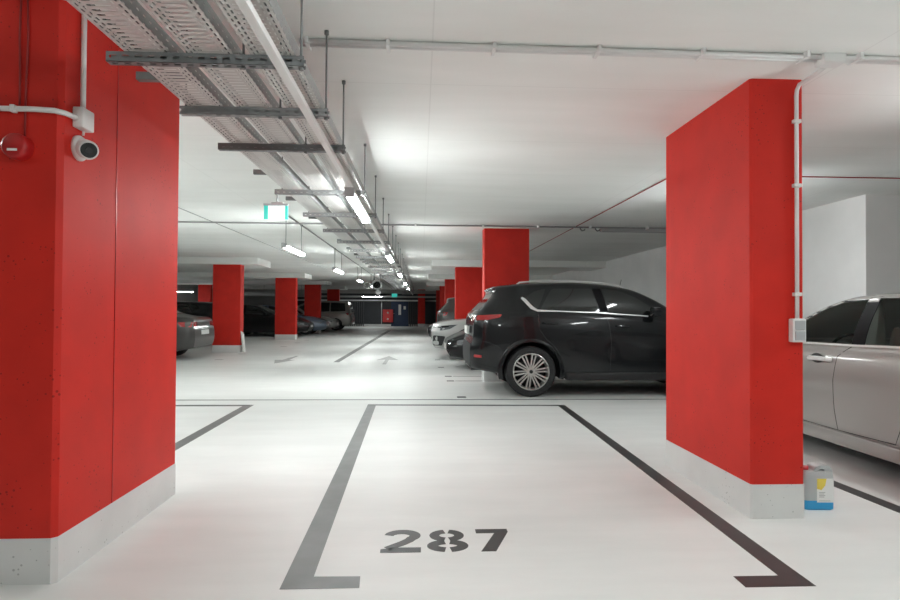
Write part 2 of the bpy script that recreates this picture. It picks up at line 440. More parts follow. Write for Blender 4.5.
# construction joint down the left pillar's side
MB().box(.1715, .1755, -.18, -.174, 0.0, CEIL).build('joint', M['red_plastic'], lp)
rp = pillar(2.04, 2.38, 3.58, 4.86, CEIL, 'large red pillar at the near right with a white conduit and switch')
pm = pillar(1.12, 1.93, 10.52, 10.86, CEIL, 'red pillar standing right behind the tail of the dark SUV')
pillar(1.02, 1.82, 17.6, 17.94, 2.545, 'red pillar rising behind the pale grey car hood')
pillar(1.0, 1.8, 24.8, 25.14, 2.545, 'narrow glimpse of a red pillar, second beyond the dark SUV\'s own', 'distant pillars on the right')
for y in (32.0, 39.2): pillar(1.0, 1.8, y, y + .34, 2.545, 'sliver of a dark red pillar deep along the right row', 'distant pillars on the right')
pillar(-6.0, -5.21, 17.4, 17.74, 2.545, 'red pillar beside the grey sedan with a white board leaning on it')
pillar(-5.99, -5.15, 24.7, 25.04, 2.545, 'red pillar on the left just before the black car\'s nose')
pillar(-6.10, -5.28, 31.4, 31.74, 2.545, 'dim red pillar behind the black and blue car noses')
pillar(-6.05, -5.28, 38.6, 38.94, 2.545, 'dark red pillar behind the silver van')
pillar(-12.6, -11.9, 34.2, 34.5, CEIL, 'dark red pillar glimpsed above the grey sedan\'s roof')
pillar(-.22, .30, 43.6, 43.9, CEIL, 'far red pillar at the aisle end, right of the blue door')

# ------------------------------------------------------------------ cable trays
TY0, TY1 = -1.2, 40.9
TZ = 2.315
t_labels = ['perforated metal cable tray on the outer left under the ceiling', 'perforated metal cable tray in the middle of three under the ceiling', 'perforated metal cable tray on the aisle side above the lamp rail']
for (xc, lab) in zip((-1.11, -.86, -.61), t_labels):
    t = thing('cable_tray', lab, 'cable tray', (xc, 0, TZ), 0, 'parallel cable trays')
    MB().box(-.09, .09, TY0, TY1, 0, .002).build('base', M['tray_base'], t)
    for s in (-1, 1):
        w_ = MB().box(s * .09 - .001, s * .09 + .001, TY0, TY1, 0, .06); w_.box(s * .09 - (.012 if s > 0 else 0), s * .09 + (0 if s > 0 else .012), TY0, TY1, .058, .061)
        w_.build('side_wall', M['tray_side'], t)
    cb = MB().tube([(.06 + .008 * math.sin(y * 1.3), y, .012) for y in [TY0 + i * 1.0 for i in range(42)]], .008, 6).build('cable_run', M['grey_cable'], t)
def strut(y, label, m, x0=-1.275, x1=-.485, group='struts carrying the cable trays', upper=True):
    t = thing('strut_bracket', label, 'bracket', (0, y, TZ - .001), 0, group)
    mb = MB()   # C channel
    mb.box(x0, x1, -.0205, -.0185, -.0414, 0); mb.box(x0, x1, .0185, .0205, -.0414, 0); mb.box(x0, x1, -.0205, .0205, -.0414, -.0394)
    mb.build('channel', m, t)
    for x in (-.50, -.735):
        r = MB().cyl((x, 0, -.05), (x, 0, CEIL - TZ), .005, 8); r.cyl((x, 0, -.052), (x, 0, -.0414), .010, 6); r.cyl((x, 0, .0), (x, 0, .008), .010, 6)
        r.cyl((x, 0, CEIL - TZ - .02), (x, 0, CEIL - TZ), .012, 8)
        r.build('threaded_rod', M['galv_dark'], t)
    if upper:
        u = MB(); u.box(-1.46, -1.19, -.0205, .0205, .13, .171, .003)
        u.build('upper_arm', M['galv_dark'], t)
        r = MB().cyl((-1.215, 0, .0), (-1.215, 0, CEIL - TZ), .005, 8); r.build('threaded_rod', M['galv_dark'], t)
strut(2.46, 'dark slotted steel strut nearest to us, crossing under the cable trays', M['strut'], upper=False)
strut(3.10, 'slim pale steel strut just beyond the nearest dark one under the trays', M['strut2'], x0=-1.24, x1=-.485)
strut(3.78, 'dark slotted steel strut under the trays near the left pillar\'s far edge', M['strut'], upper=False)
strut(5.22, 'steel strut under the trays that the green exit sign hangs from', M['strut2'])
yy = 6.45
while yy < 40.5:
    strut(yy, 'steel strut under the cable trays further along the aisle than the exit sign', M['strut2']); yy += 1.3

# lighting rail with lamps under the aisle-side tray
LX = -.572
mb = MB().box(-.018, .018, -1.0, 40.8, 0, .028, .003)
rail = mb.build('lamp_rail', M['white_plastic']); rail.location = (LX, 0, TZ - .072); tag(rail, 'thin white lamp rail fixed along the underside of the struts', 'rail')
def tube_lamp(x, y, z, label, group, rods=True, length=1.42, glow=None):
    glow = glow or M['lamp']
    t = thing('strip_lamp' if rods else 'rail_lamp', label, 'lamp', (x, y, z), 0, group)
    hs = MB(); hs.prism([(-.026, .035), (-.034, .020), (-.034, -.002), (.034, -.002), (.034, .020), (.026, .035)], .004, length - .004, 'Y'); hs.build('housing', M['white_plastic'], t)
    d = MB(); pr = [(-.034, -.002), (-.037, -.022), (-.020, -.040), (.020, -.040), (.037, -.022), (.034, -.002)]
    d.prism(pr, .012, length - .012, 'Y'); d.build('diffuser', glow, t)
    e = MB().box(-.042, .042, 0, .012, -.042, .037, .003); e.build('end_cap', M['grey_plastic'], t)
    e = MB().box(-.042, .042, length - .012, length, -.042, .037, .003); e.build('end_cap', M['grey_plastic'], t)
    if rods:
        for yy in (.12, length - .12):
            r = MB().cyl((0, yy, .035), (0, yy, CEIL - z), .006, 8); r.cyl((0, yy, CEIL - z - .025), (0, yy, CEIL - z), .022, 10); r.build('hanger_rod', M['galv_dark'], t)
    return t
for k, y in enumerate((4.72, 9.95, 15.1, 20.3, 25.5)):
    tube_lamp(LX, y, TZ - .1085, 'bright strip lamp nearest to us under the aisle-side cable tray' if k == 0 else 'strip lamp under the aisle-side cable tray, beyond the bright nearest one', 'lamps under the cable tray', rods=False, glow=M['lamp_bright'] if k == 0 else None)
tube_lamp(.75, .24, 2.3, 'unseen fill lamp added overhead, above the near edge of bay 287', None, glow=M['lamp_near_fill'])  # added out of view to brighten the near floor and ceiling
tube_lamp(3.9, 2.55, 2.3, 'unseen fill lamp added above the bay to the right of bay 287', None)  # added off to the right to lift the floor and sedan
tube_lamp(-3.1, 3.1, 2.42, 'unseen fill lamp added above the bay to the left of the near left pillar', None, glow=M['lamp_fill'])  # added out of view, fills the bay from the left
tube_lamp(-5.2, 9.0, 2.42, 'unseen fill lamp added above the bays further left, behind the near left pillar', None)  # added out of sight to lift the left floor and ceiling
tube_lamp(-3.7, 5.4, 2.42, 'added fill lamp above the bays, hidden behind the near left pillar', None, glow=M['lamp_fill'])  # added behind the pillar as fill for the left bays
for k, y in enumerate((9.05, 14.2, 19.35, 24.5)):
    lab = ['hanging strip lamp just beyond the green exit sign', 'second hanging strip lamp along the left lane, past the exit sign'][k] if k < 2 else 'small distant hanging strip lamp over the left lane'
    tube_lamp(-2.07, y, 2.235, lab, 'lamps hanging over the left lane')
for (x, y) in ((-9.5, 13), (-12.75, 32.0), (-3.4, 41.6)):  # the one over the left bays is unseen, added for brightness
    t = thing('strip_lamp', 'bright strip lamp across the far end of the aisle' if y > 40 else ('strip lamp glimpsed above the grey sedan\'s roof' if y > 20 else 'unseen fill lamp added over the left bays'), 'lamp', (x, y, 2.16), 0)
    MB().prism([(-.030, .035), (-.044, .0), (-.044, -.026), (.044, -.026), (.044, .0), (.030, .035)], -.7, .7, 'X').build('housing', M['white_plastic'], t)
    d = MB(); d.prism([(-.040, -.026), (-.034, -.036), (0, -.041), (.034, -.036), (.040, -.026)], -.69, .69, 'X'); d.build('diffuser', M['lamp'], t)
    for xx in (-.5, .5): MB().cyl((xx, 0, .035), (xx, 0, CEIL - 2.16), .006, 8).build('hanger_rod', M['galv_dark'], t)
tube_lamp(3.55, 6.0, 2.42, 'added fill lamp above the bays, hidden behind the near right pillar', None, glow=M['lamp_fill'])  # added behind the pillar to light the right wall and sedan
# conduit along ceiling feeding the left lamps
def conduit(name, label, cat, tubes, m, r, clips=(), clip_axis='X', group=None, n=10):
    t = thing(name, label, cat, (0, 0, 0), 0, group)
    for p in tubes: MB().tube(p, r, n).build('tube', m, t)
    return t
conduit('ceiling_conduit', 'thin grey conduit on the ceiling above the hanging lamps', 'conduit', [[(-2.07, 8.9, CEIL - .012), (-2.07, 43, CEIL - .012)]], M['grey_cable'], .012)

# paired conduits across the near ceiling, with junction box and drop down the right pillar
t = thing('ceiling_conduit', 'pair of white conduits across the near ceiling, running to the right pillar', 'conduit', (0, 0, 0))
for dy, z in ((0, CEIL - .018), (.038, CEIL - .018)):
    MB().tube([(-.66, 3.19 + dy, z), (2.24, 3.215 + dy, z)], .0135, 12).build('tube', M['white_plastic'], t)
MB().tube([(2.38, 3.215, CEIL - .018), (6.5, 3.215, CEIL - .018)], .0135, 12).build('tube', M['white_plastic'], t)
MB().tube([(2.38, 3.253, CEIL - .018), (6.5, 3.253, CEIL - .018)], .0135, 12).build('tube', M['white_plastic'], t)
for x in (-.62, -.187, .39, .967, 1.552, 2.144, 2.45, 3.0):
    MB().box(x - .010, x + .010, 3.17, 3.275, CEIL - .036, CEIL, .003).build('clip', M['white_plastic'], t)
t = thing('junction_box', 'white junction box on the ceiling above the right pillar', 'junction box', (2.31, 3.235, CEIL - .05))
MB().box(-.065, .065, -.045, .045, 0, .05, .006).build('box', M['white_plastic'], t)
MB().box(-.06, .06, -.04, .04, -.004, 0, .002).build('lid', M['white_plastic'], t)
t = thing('wall_conduit', 'white conduit running down the front face of the right pillar', 'conduit', (0, 0, 0))
xc, yf = 2.325, 3.58 - .018
MB().tube([(2.33, 3.28, CEIL - .03), (2.345, 3.42, CEIL - .035), (xc, yf - .03, CEIL - .05), (xc, yf - .006, CEIL - .075), (xc, yf, CEIL - .11), (xc, yf, 1.22)], .0125, 12).build('tube', M['white_plastic'], t)
for z in (2.46, 2.06, 1.385):
    MB().box(xc - .024, xc + .024, yf - .016, 3.575, z - .011, z + .011, .003).build('clip', M['white_plastic'], t)
t = thing('light_switch', 'grey double rocker switch box at the end of the white conduit', 'switch', (2.318, 3.575, 1.09))
MB().box(-.042, .042, -.05, 0, 0, .145, .008).build('housing', M['white_plastic'], t)
for z in (.012, .077): 
    r = MB().box(-.032, .032, -.058, -.049, z, z + .056, .004).build('rocker', M['grey_plastic'], t); r['label'] = 'grey rocker'

# second ceiling pipe across the aisle
t = thing('ceiling_pipe', 'thin grey pipe crossing the ceiling before the SUV\'s pillar', 'pipe', (0, 0, 0))
MB().tube([(-13.9, 10.0, CEIL - .02), (5.4, 10.12, CEIL - .02)], .014, 10).build('tube', M['grey_cable'], t)
for x in (-.1, 1.05, 2.0, 2.9, 3.9): MB().box(x - .015, x + .015, 10.02, 10.11, CEIL - .045, CEIL, .003).build('clip', M['white_plastic'], t)
t = thing('ceiling_duct', 'grey flat cable duct on the ceiling above the dark SUV', 'duct', (0, 0, 0))
MB().box(3.15, 5.4, 10.2, 10.34, CEIL - .07, CEIL, .005).build('duct', M['grey_plastic'], t)
for x in (2.78, 3.05):
    s = thing('ceiling_hook', 'small metal hook on the ceiling above the SUV, beside the grey duct', 'hook', (x, 10.25, CEIL), 0, 'ceiling hooks above the SUV')
    MB().tube([(0, 0, 0), (0, 0, -.03), (.03, 0, -.06), (.07, 0, -.05), (.08, 0, -.03)], .012, 8).build('hook', M['galv_dark'], s)
c = MB().tube([(2.68, 5.2, CEIL - .006), (2.66, 14, CEIL - .006), (2.64, 26, CEIL - .006)], .006, 6).build('cable', M['red_cable']); tag(c, 'thin dark red cable along the ceiling above the SUV, behind the right pillar', 'cable')
c = MB().tube([(2.68, 6.15, CEIL - .006), (9, 6.15, CEIL - .006)], .006, 6).build('cable', M['red_cable']); tag(c, 'thin red cable across the ceiling above the silver sedan', 'cable')
c = MB().tube([(-3.5, 8.0, CEIL - .006), (-3.45, 22, CEIL - .006)], .006, 6).build('cable', M['grey_cable']); tag(c, 'thin grey cable along the ceiling left of the hanging lamps', 'cable')

# ------------------------------------------------------------------ left pillar equipment
XF = -1.685
t = thing('security_camera', 'white turret security camera with black lens on the left red pillar', 'camera', (XF, 2.985, 2.06), 0)
b = MB().lathe([(0, 0), (.062, 0), (.062, .012), (.055, .022), (.02, .026), (0, .026)], axis='X', n=32); b.build('base', M['white_plastic'], t)
d = Vector((.62, -.74, -.28)).normalized()
c0 = Vector((.03, 0, 0)); q = MB()
ring = MB(); ring.cyl(c0 - d * .005, c0 + d * .085, .046, 28); ring.cyl(c0 + d * .085, c0 + d * .097, .046, 28, r2=.038)
ring.build('turret', M['white_plastic'], t)
MB().cyl(c0 + d * .0965, c0 + d * .100, .036, 24).build('face', M['lens'], t)
MB().cyl(c0 + d * .100, c0 + d * .106, .014, 16).build('lens', M['black_plastic'], t)
t = thing('junction_box', 'white junction box above the security camera on the left pillar', 'junction box', (XF, 2.985, 2.150))
MB().box(0, .05, -.055, .05, 0, .10, .008).build('box', M['white_plastic'], t)
MB().tube([(.012, .02, 0), (.012, .022, -.01), (.010, .022, -.02)], .006, 8).build('cable', M['white_plastic'], t)
t = thing('wall_conduit', 'white conduit rising from the camera junction box to the cable trays', 'conduit', (0, 0, 0))
MB().tube([(XF + .02, 2.985, 2.251), (XF + .02, 2.985, CEIL)], .0125, 12).build('tube', M['white_plastic'], t)
t = thing('wall_conduit', 'white conduit running around the left pillar\'s front face to the camera box', 'conduit', (0, 0, 0))
MB().tube([(-2.5, 2.835, 2.200), (-1.80, 2.835, 2.200), (-1.71, 2.835, 2.195), (-1.676, 2.86, 2.192), (-1.668, 2.90, 2.192), (-1.668, 2.929, 2.192)], .0125, 12).build('tube', M['white_plastic'], t)
MB().box(-1.905, -1.885, 2.82, 2.851, 2.183, 2.217, .003).build('clip', M['white_plastic'], t)
t = thing('alarm_sounder', 'round red alarm sounder on the front of the left pillar', 'alarm', (-1.868, 2.85, 2.02))
MB().lathe([(0, -.060), (.045, -.060), (.056, -.052), (.060, -.035), (.060, 0)], axis='Y', n=32).build('housing', M['red_plastic'], t)
MB().box(-.022, .022, -.063, -.059, -.027, -.016).build('label_plate', M['label_white'], t)
for k, (dx, lab) in enumerate(((-.012, 'thin red cable dropping straight down to the alarm, nearer the photo edge'), (.018, 'thin red cable with a kink dropping to the alarm, nearer the pillar corner'))):
    c = MB().tube([(-1.862 + dx, 2.844, CEIL - .002), (-1.862 + dx * 1.3, 2.844, 2.55), (-1.862 + dx * .9, 2.844, 2.3), (-1.862 + dx * (.8 if k else 1), 2.844, 2.06 if k else 2.22)], .0045, 8).build('alarm_cable', M['red_cable']); tag(c, lab, 'cable', 'alarm cables')

# exit sign hung from strut
t = thing('exit_sign', 'green and white lit exit sign hanging below the cable tray strut', 'exit sign', (-1.265, 5.22, 2.05))
MB().box(-.105, .105, -.022, .022, .122, .14, .003).build('housing', M['grey_plastic'], t)
MB().box(-.10, .10, -.012, .012, 0, .124, .002).build('panel', M['sign_white'], t)
MB().box(-.101, -.066, -.013, .013, .002, .122).build('green_band', M['sign_green'], t); MB().box(.080, .101, -.013, .013, .002, .122).build('green_band', M['sign_green'], t)
r = MB().cyl((.01, 0, .14), (.01, 0, TZ - .0424 - 2.05), .008, 10); r.box(-.04, .06, -.015, .015, .138, .155, .003); r.build('hanger', M['galv'], t)
t = thing('exit_sign', 'tiny green exit sign at the far end of the aisle', 'exit sign', (-1.65, 37, 2.02))
MB().box(-.17, .17, -.02, .02, 0, .22, .004).build('panel', M['sign_green'], t); MB().cyl((0, 0, .22), (0, 0, CEIL - 2.02), .008, 8).build('hanger', M['galv'], t)

# jet fan
t = thing('jet_fan', 'round jet fan hanging over the far aisle left of the cable trays', 'fan', (-1.75, 23.5, 2.23))
MB().lathe([(.15, -.02), (.185, -.05), (.19, -.03), (.17, .05), (.17, .8), (.15, .8), (.15, -.02)], axis='Y', n=32).build('casing', M['galv'], t)
mb = MB().lathe([(0, .1), (.05, .1), (.06, .16), (.06, .4)], axis='Y', n=20)
for k in range(7):
    a = 2 * PI * k / 7
    mb.prism([(.05 * math.cos(a), .05 * math.sin(a)), (.145 * math.cos(a - .2), .145 * math.sin(a - .2)), (.145 * math.cos(a + .2), .145 * math.sin(a + .2))], .2, .215, 'Y')
mb.build('rotor', M['black_plastic'], t)
MB().box(-.149, .149, .45, .46, -.149, .149).build('baffle', M['black_plastic'], t)
MB().lathe([(.10, -.1), (.14, -.02), (.14, .3), (0, .3)], c=(-.36, 0, -.02), axis='Y', n=24).build('silencer', M['white_plastic'], t)
MB().lathe([(0, -.06), (.06, -.06), (.09, 0), (.09, .3), (0, .3)], c=(.05, 0, -.29), axis='Y', n=24).build('terminal_box', M['white_plastic'], t)
for x in (-.12, .12): MB().box(x - .01, x + .01, .35, .40, .12, CEIL - 2.23).build('hanger', M['galv_dark'], t)

# ------------------------------------------------------------------ far end of the aisle
YB = 44.5
t = tag(MB().box(-14, 12, YB - .06, YB, 0, .16).build('baseboard_back', M['wall']), 'white baseboard along the far dark wall', kind='structure')
tag(MB().box(-14, 5.4, YB - .5, YB, 1.86, 1.96).build('trim_1', M['wall']), 'white bulkhead edge above the far doors', kind='structure')
for (x0, x1, lab) in ((-5.4, -4.15, 'dark metal fin screen left of the grey panel at the far end'), (-.95, -.25, 'dark metal fin screen right of the blue door')):
    t = thing('fin_screen', lab, 'screen', ((x0 + x1) / 2, YB - .2, 0))
    w = x1 - x0
    MB().box(-w / 2, w / 2, .05, .08, .16, 1.86).build('backing', M['wall_dark'], t)
    x = -w / 2
    while x < w / 2 - .03:
        MB().box(x, x + .05, -.05, .05, 0, 1.86).build('fin', M['fin'], t); x += .16
t = thing('wall_panel', 'flat dark grey panel left of the red hose cabinet', 'panel', (-3.45, YB - .1, .16))
MB().box(-.68, .50, 0, .04, 0, 1.70, .005).build('sheet', M['wall_dark'], t)
MB().box(.50, .54, -.02, .04, 0, 1.70).build('edge_post', M['galv'], t)
t = thing('hose_cabinet', 'bright red fire hose cabinet left of the blue door', 'cabinet', (-2.45, YB - .3, .30))
MB().box(-.38, .38, 0, .24, 0, .95, .01).build('body', M['cabinet_red'], t)
MB().box(-.35, .35, -.015, 0, .03, .92, .005).build('door', M['cabinet_red'], t)
for z in (.24, .70): MB().lathe([(0, -.02), (.07, -.02), (.07, -.014)], c=(.0, 0, z), axis='Y', n=16).build('sign_disc', M['label_white'], t)
dr = thing('door_1', 'blue door at the far end of the aisle', 'door', (-1.58, YB - .12, 0)); dr['kind'] = 'structure'; del dr['category']
MB().box(-.64, .64, 0, .06, .0, 1.86, .005).build('door_leaf', M['blue_door'], dr)
MB().box(-.10, .10, -.01, 0, .85, 1.62).build('door_window', M['label_white'], dr)
MB().box(.28, .45, -.006, 0, 1.25, 1.5).build('notice', M['label_white'], dr)
MB().cyl((-.52, -.05, .95), (-.40, -.05, .95), .012, 8).build('door_handle', M['chrome'], dr)
k = 0
for (x0, x1, y0, z0, z1, m, lab) in ((-13.9, 5.4, 41.0, 2.35, 2.6, 'wall_grey', 'wide grey air duct across the far ceiling, nearest of the crossing ducts'), (-13.9, 5.4, 42.4, 2.1, 2.22, 'wall_grey', 'lower grey duct across the far end just before the dark wall'), (-11.8, -6.3, 34.5, 2.0, 2.2, 'wall_grey', 'grey duct across the left bays behind the van')):
    d = MB().box(x0, x1, y0, y0 + .4, z0, z1, .01); 
    t = thing('air_duct', lab, 'duct', (0, 0, 0)); d.build('duct', M[m], t)
    for x in (x0 + .6, (x0 + x1) / 2, x1 - .6): MB().cyl((x, y0 + .2, z1), (x, y0 + .2, CEIL), .008, 8).build('hanger_rod', M['galv_dark'], t)
# left cross wall behind the far-left bays
wall('wall_left_end', (-14, -9.0, 43.4, 43.6, 0, CEIL), M['wall_grey'], 'grey wall behind the far left bays')

# white board leaning on left pillar
t = MB(); t.prism([(-.13, 0), (.09, 0), (.09, .56), (-.13, .62)], -.012, .012, 'X')
bo = t.build('board', M['board']); bo.location = (-5.115, 17.55, .002); bo.rotation_euler = (0, math.radians(-7), 0)
tag(bo, 'short white board leaning against the red pillar by the grey sedan', 'board')

# ------------------------------------------------------------------ cars
def lerp(tab, x):
    if x <= tab[0][0]: return tab[0][1]
    for (a, b), (c, d) in zip(tab, tab[1:]):
        if x <= c: return b + (d - b) * (x - a) / (c - a)
    return tab[-1][1]
def smooth_tab(tab, n=200):
    """resample a control table with a monotone cubic so that body curves have no kinks"""
    xs = [p[0] for p in tab]; ys = [p[1] for p in tab]; k = len(tab)
    dl = [(ys[i + 1] - ys[i]) / (xs[i + 1] - xs[i]) for i in range(k - 1)]
    ms = [dl[0]] + [0 if dl[i - 1] * dl[i] <= 0 else 2 * dl[i - 1] * dl[i] / (dl[i - 1] + dl[i]) for i in range(1, k - 1)] + [dl[-1]]
    out = []
    for j in range(n + 1):
        x = xs[0] + (xs[-1] - xs[0]) * j / n
        i = max(0, min(k - 2, next((q for q in range(k - 1) if x <= xs[q + 1]), k - 2)))
        h = xs[i + 1] - xs[i]; t = (x - xs[i]) / h
        out.append((x, (2 * t**3 - 3 * t**2 + 1) * ys[i] + (t**3 - 2 * t**2 + t) * h * ms[i] + (-2 * t**3 + 3 * t**2) * ys[i + 1] + (t**3 - t**2) * h * ms[i + 1]))
    return out

SUV = dict(L=4.55, W=1.86, r=.372, rim=.268, wheels=(.885, 3.60), arch=.435, tumble=.30,
    rear=[(.2, .20), (.30, .09), (.38, .03), (.50, .0), (.72, .0), (.78, .02), (.90, .045), (1.10, .05), (1.20, .075), (1.26, .13), (1.40, .26), (1.52, .36), (1.58, .37), (1.62, .37), (1.66, .42), (1.75, .5)],
    front=[(.2, .25), (.32, .08), (.5, .0), (.72, .0), (.86, .03), (.95, .12), (1.05, .3), (2, .4)],
    top=[(0, 1.58), (.25, 1.615), (.5, 1.665), (1.0, 1.702), (1.5, 1.712), (2.0, 1.688), (2.4, 1.625), (2.75, 1.49), (3.1, 1.29), (3.42, 1.085), (3.6, 1.045), (4.0, 1.01), (4.3, .965), (4.45, .92), (4.55, .86)],
    belt=[(0, 1.22), (1.0, 1.255), (2.5, 1.175), (3.3, 1.04), (3.6, .98), (4.55, .78)],
    bot=[(0, .40), (.25, .36), (.6, .28), (3.8, .26), (4.55, .30)],
    plan=[(0, .80), (.04, .86), (.12, .92), (.3, .965), (.6, .99), (.9, 1), (3.6, 1), (4.0, .97), (4.25, .92), (4.42, .85), (4.55, .76)])
SEDAN = dict(L=4.88, W=1.84, r=.335, rim=.225, wheels=(1.05, 3.90), arch=.385, tumble=.40,
    rear=[(.15, .22), (.25, .08), (.4, .02), (.55, .0), (.72, .01), (.85, .04), (.95, .05), (1.0, .07), (1.05, .12), (2, .14)],
    front=[(.15, .25), (.28, .08), (.45, .0), (.6, .02), (.7, .08), (.8, .2), (1.0, .4), (2, .4)],
    top=[(0, 1.035), (.12, 1.05), (.5, 1.085), (.8, 1.15), (1.2, 1.32), (1.55, 1.42), (1.9, 1.447), (2.3, 1.43), (2.6, 1.36), (2.9, 1.235), (3.2, 1.08), (3.42, .985), (3.6, .955), (4.1, .89), (4.5, .79), (4.88, .62)],
    belt=[(0, .96), (.9, 1.005), (2.0, .985), (3.2, .945), (3.5, .90), (4.88, .55)],
    bot=[(0, .30), (.3, .24), (.7, .19), (4.3, .18), (4.88, .24)],
    plan=[(0, .74), (.05, .82), (.15, .89), (.4, .95), (.8, .985), (1.2, 1), (3.8, 1), (4.2, .97), (4.5, .90), (4.72, .80), (4.88, .64)])
VAN = dict(L=4.75, W=1.86, r=.335, rim=.23, wheels=(.95, 3.75), arch=.39, tumble=.26,
    rear=[(.2, .15), (.35, .03), (.5, .0), (.75, .0), (.85, .04), (1.1, .06), (1.3, .12), (1.5, .2), (1.62, .25), (1.8, .3)],
    front=SUV['front'],
    top=[(0, 1.66), (.3, 1.70), (1.0, 1.745), (1.8, 1.75), (2.5, 1.71), (3.0, 1.56), (3.4, 1.32), (3.75, 1.10), (4.1, 1.0), (4.5, .88), (4.75, .75)],
    belt=[(0, 1.06), (1.0, 1.07), (2.5, 1.04), (3.6, .97), (4.75, .68)],
    bot=[(0, .34), (.5, .26), (4.2, .22), (4.75, .26)],
    plan=[(0, .84), (.05, .90), (.15, .95), (.4, .985), (.8, 1), (3.8, 1), (4.2, .96), (4.5, .88), (4.65, .78), (4.75, .66)])

def body_mesh(sp, hires=True):
    L, W = sp['L'], sp['W']
    T = {k: smooth_tab(sp[k]) for k in ('rear', 'front', 'top', 'belt', 'bot', 'plan')}
    NS = 72 if hires else 40
    ss = [.5 - .5 * math.cos(PI * i / NS) for i in range(NS + 1)]
    ss = [.5 * a + .5 * (i / NS) for i, a in enumerate(ss)]
    kt = sp['tumble']
    def X(s, z): 
        xr = lerp(T['rear'], z); return xr + s * (L - lerp(T['front'], z) - xr)
    bm = bmesh.new(); rings = []
    for s in ss:
        x = s * L
        for _ in range(5):
            zt = lerp(T['top'], x); x = X(s, zt)
        zb = lerp(T['bot'], s * L)
        xb = s * L
        for _ in range(4):
            zs = min(lerp(T['belt'], xb), zt - .035); xb = X(s, zs)
        pl = lerp(T['plan'], s * L); w = W / 2 * pl
        h = zs - zb
        ctrl = [(.90 * w, zb), (.955 * w, zb + .035), (.978 * w, zb + .13 * h), (.992 * w, zb + .30 * h), (1.0 * w, zb + .50 * h), (.998 * w, zb + .68 * h), (.985 * w, zb + .84 * h), (.965 * w, zs - .045), (.935 * w, zs)]
        # Catmull-Rom through the side
        side = []
        for i in range(len(ctrl) - 1):
            p0, p1, p2, p3 = ctrl[max(i - 1, 0)], ctrl[i], ctrl[i + 1], ctrl[min(i + 2, len(ctrl) - 1)]
            for q in range(3):
                t = q / 3
                side.append(tuple(.5 * ((2 * b) + (-a + c) * t + (2 * a - 5 * b + 4 * c - d) * t * t + (-a + 3 * b - 3 * c + d) * t**3) for a, b, c, d in zip(p0, p1, p2, p3)))
        side.append(ctrl[-1])
        H = zt - zs; wr = .935 * w - kt * max(H - .035, 0) * (.9 + .1)
        rr = min(.10, H * .6)
        gh = []
        for q in range(1, 9):
            t = q / 8
            bulge = .018 * math.sin(PI * t) * min(1, H / .3)
            gh.append((.935 * w + (wr - .935 * w) * t + bulge, zs + (H - rr) * t))
        for q in range(1, 6):
            a = q / 5 * PI / 2
            gh.append((wr - rr * 1.5 * (1 - math.cos(a)), zt - rr + rr * .88 * math.sin(a)))
        yl, zl = gh[-1]
        for q in range(1, 6):
            t = q / 5
            gh.append((yl * (1 - t), zl + rr * .12 * (1 - (1 - t)**2)))
        half = side + gh
        rings.append([(X(s, z), y, z) for y, z in half])
    nh = len(rings[0]); V = []
    for r in rings:
        pos = [bm.verts.new((x, y, z)) for x, y, z in r]
        neg = [bm.verts.new((x, -y, z)) for x, y, z in r[:-1]]
        V.append((pos, neg))
    def quad(a, b, c, d):
        try: return bm.faces.new((a, b, c, d))
        except ValueError: pass
    for (P, N_), (P2, N2) in zip(V, V[1:]):
        N_ = N_ + [P[-1]]; N2 = N2 + [P2[-1]]
        for i in range(nh - 1):
            quad(P[i], P2[i], P2[i + 1], P[i + 1]); quad(N_[i], N_[i + 1], N2[i + 1], N2[i])
        quad(P[0], N_[0], N2[0], P2[0])
    for e in (0, -1):
        P, N_ = V[e]
        for i in range(nh - 2):
            quad(P[i], P[i + 1], N_[i + 1], N_[i])
        bm.faces.new((P[nh - 2], P[nh - 1], N_[nh - 2]))
    bmesh.ops.recalc_face_normals(bm, faces=bm.faces)
    bvh = BVHTree.FromBMesh(bm)
    return bm, bvh

def patch(bvh, poly, axis, sign, off=.003, thick=.008, step=.05):
    """a shaped piece that follows the body skin. axis 'y': outline in (x,z) seen from the side; 'x': (y,z) from an end; 'z': (x,y) from above"""
    bm = bmesh.new()
    D = {'y': lambda u, v: Vector((u, 0, v)), 'x': lambda u, v: Vector((0, u, v)), 'z': lambda u, v: Vector((u, v, 0))}[axis]
    f = bm.faces.new([bm.verts.new(D(u, v)) for u, v in poly])
    us = [p[0] for p in poly]; vs = [p[1] for p in poly]
    for lo, hi, n in ((min(us), max(us), D(1, 0)), (min(vs), max(vs), D(0, 1))):
        k = max(1, int((hi - lo) / step))
        for i in range(1, k):
            a = lo + (hi - lo) * i / k
            g = list(bm.verts) + list(bm.edges) + list(bm.faces)
            bmesh.ops.bisect_plane(bm, geom=g, plane_co=n * a, plane_no=n, dist=1e-5)
    ai = 'xyz'.index(axis); last = None
    d = Vector((0, 0, 0)); d[ai] = -sign
    hits = {}
    for v in bm.verts:
        o = v.co.copy(); o[ai] = 6.0 * sign if axis != 'x' else (9.0 if sign > 0 else -4.0)
        h = bvh.ray_cast(o, d)
        hits[v] = h[0][ai] if h[0] is not None else None
    good = [(v.co.copy(), h) for v, h in hits.items() if h is not None]
    for v, h in hits.items():
        if h is None: h = min(good, key=lambda g: (g[0] - v.co).length)[1] if good else 0
        v.co[ai] = h + sign * (off - thick)
    r = bmesh.ops.extrude_face_region(bm, geom=list(bm.faces))
    for g in r['geom']:
        if isinstance(g, bmesh.types.BMVert): g.co[ai] += sign * thick
    for fc in bm.faces: fc.smooth = True
    m = MB(); m.bm.free(); m.bm = bm
    return m

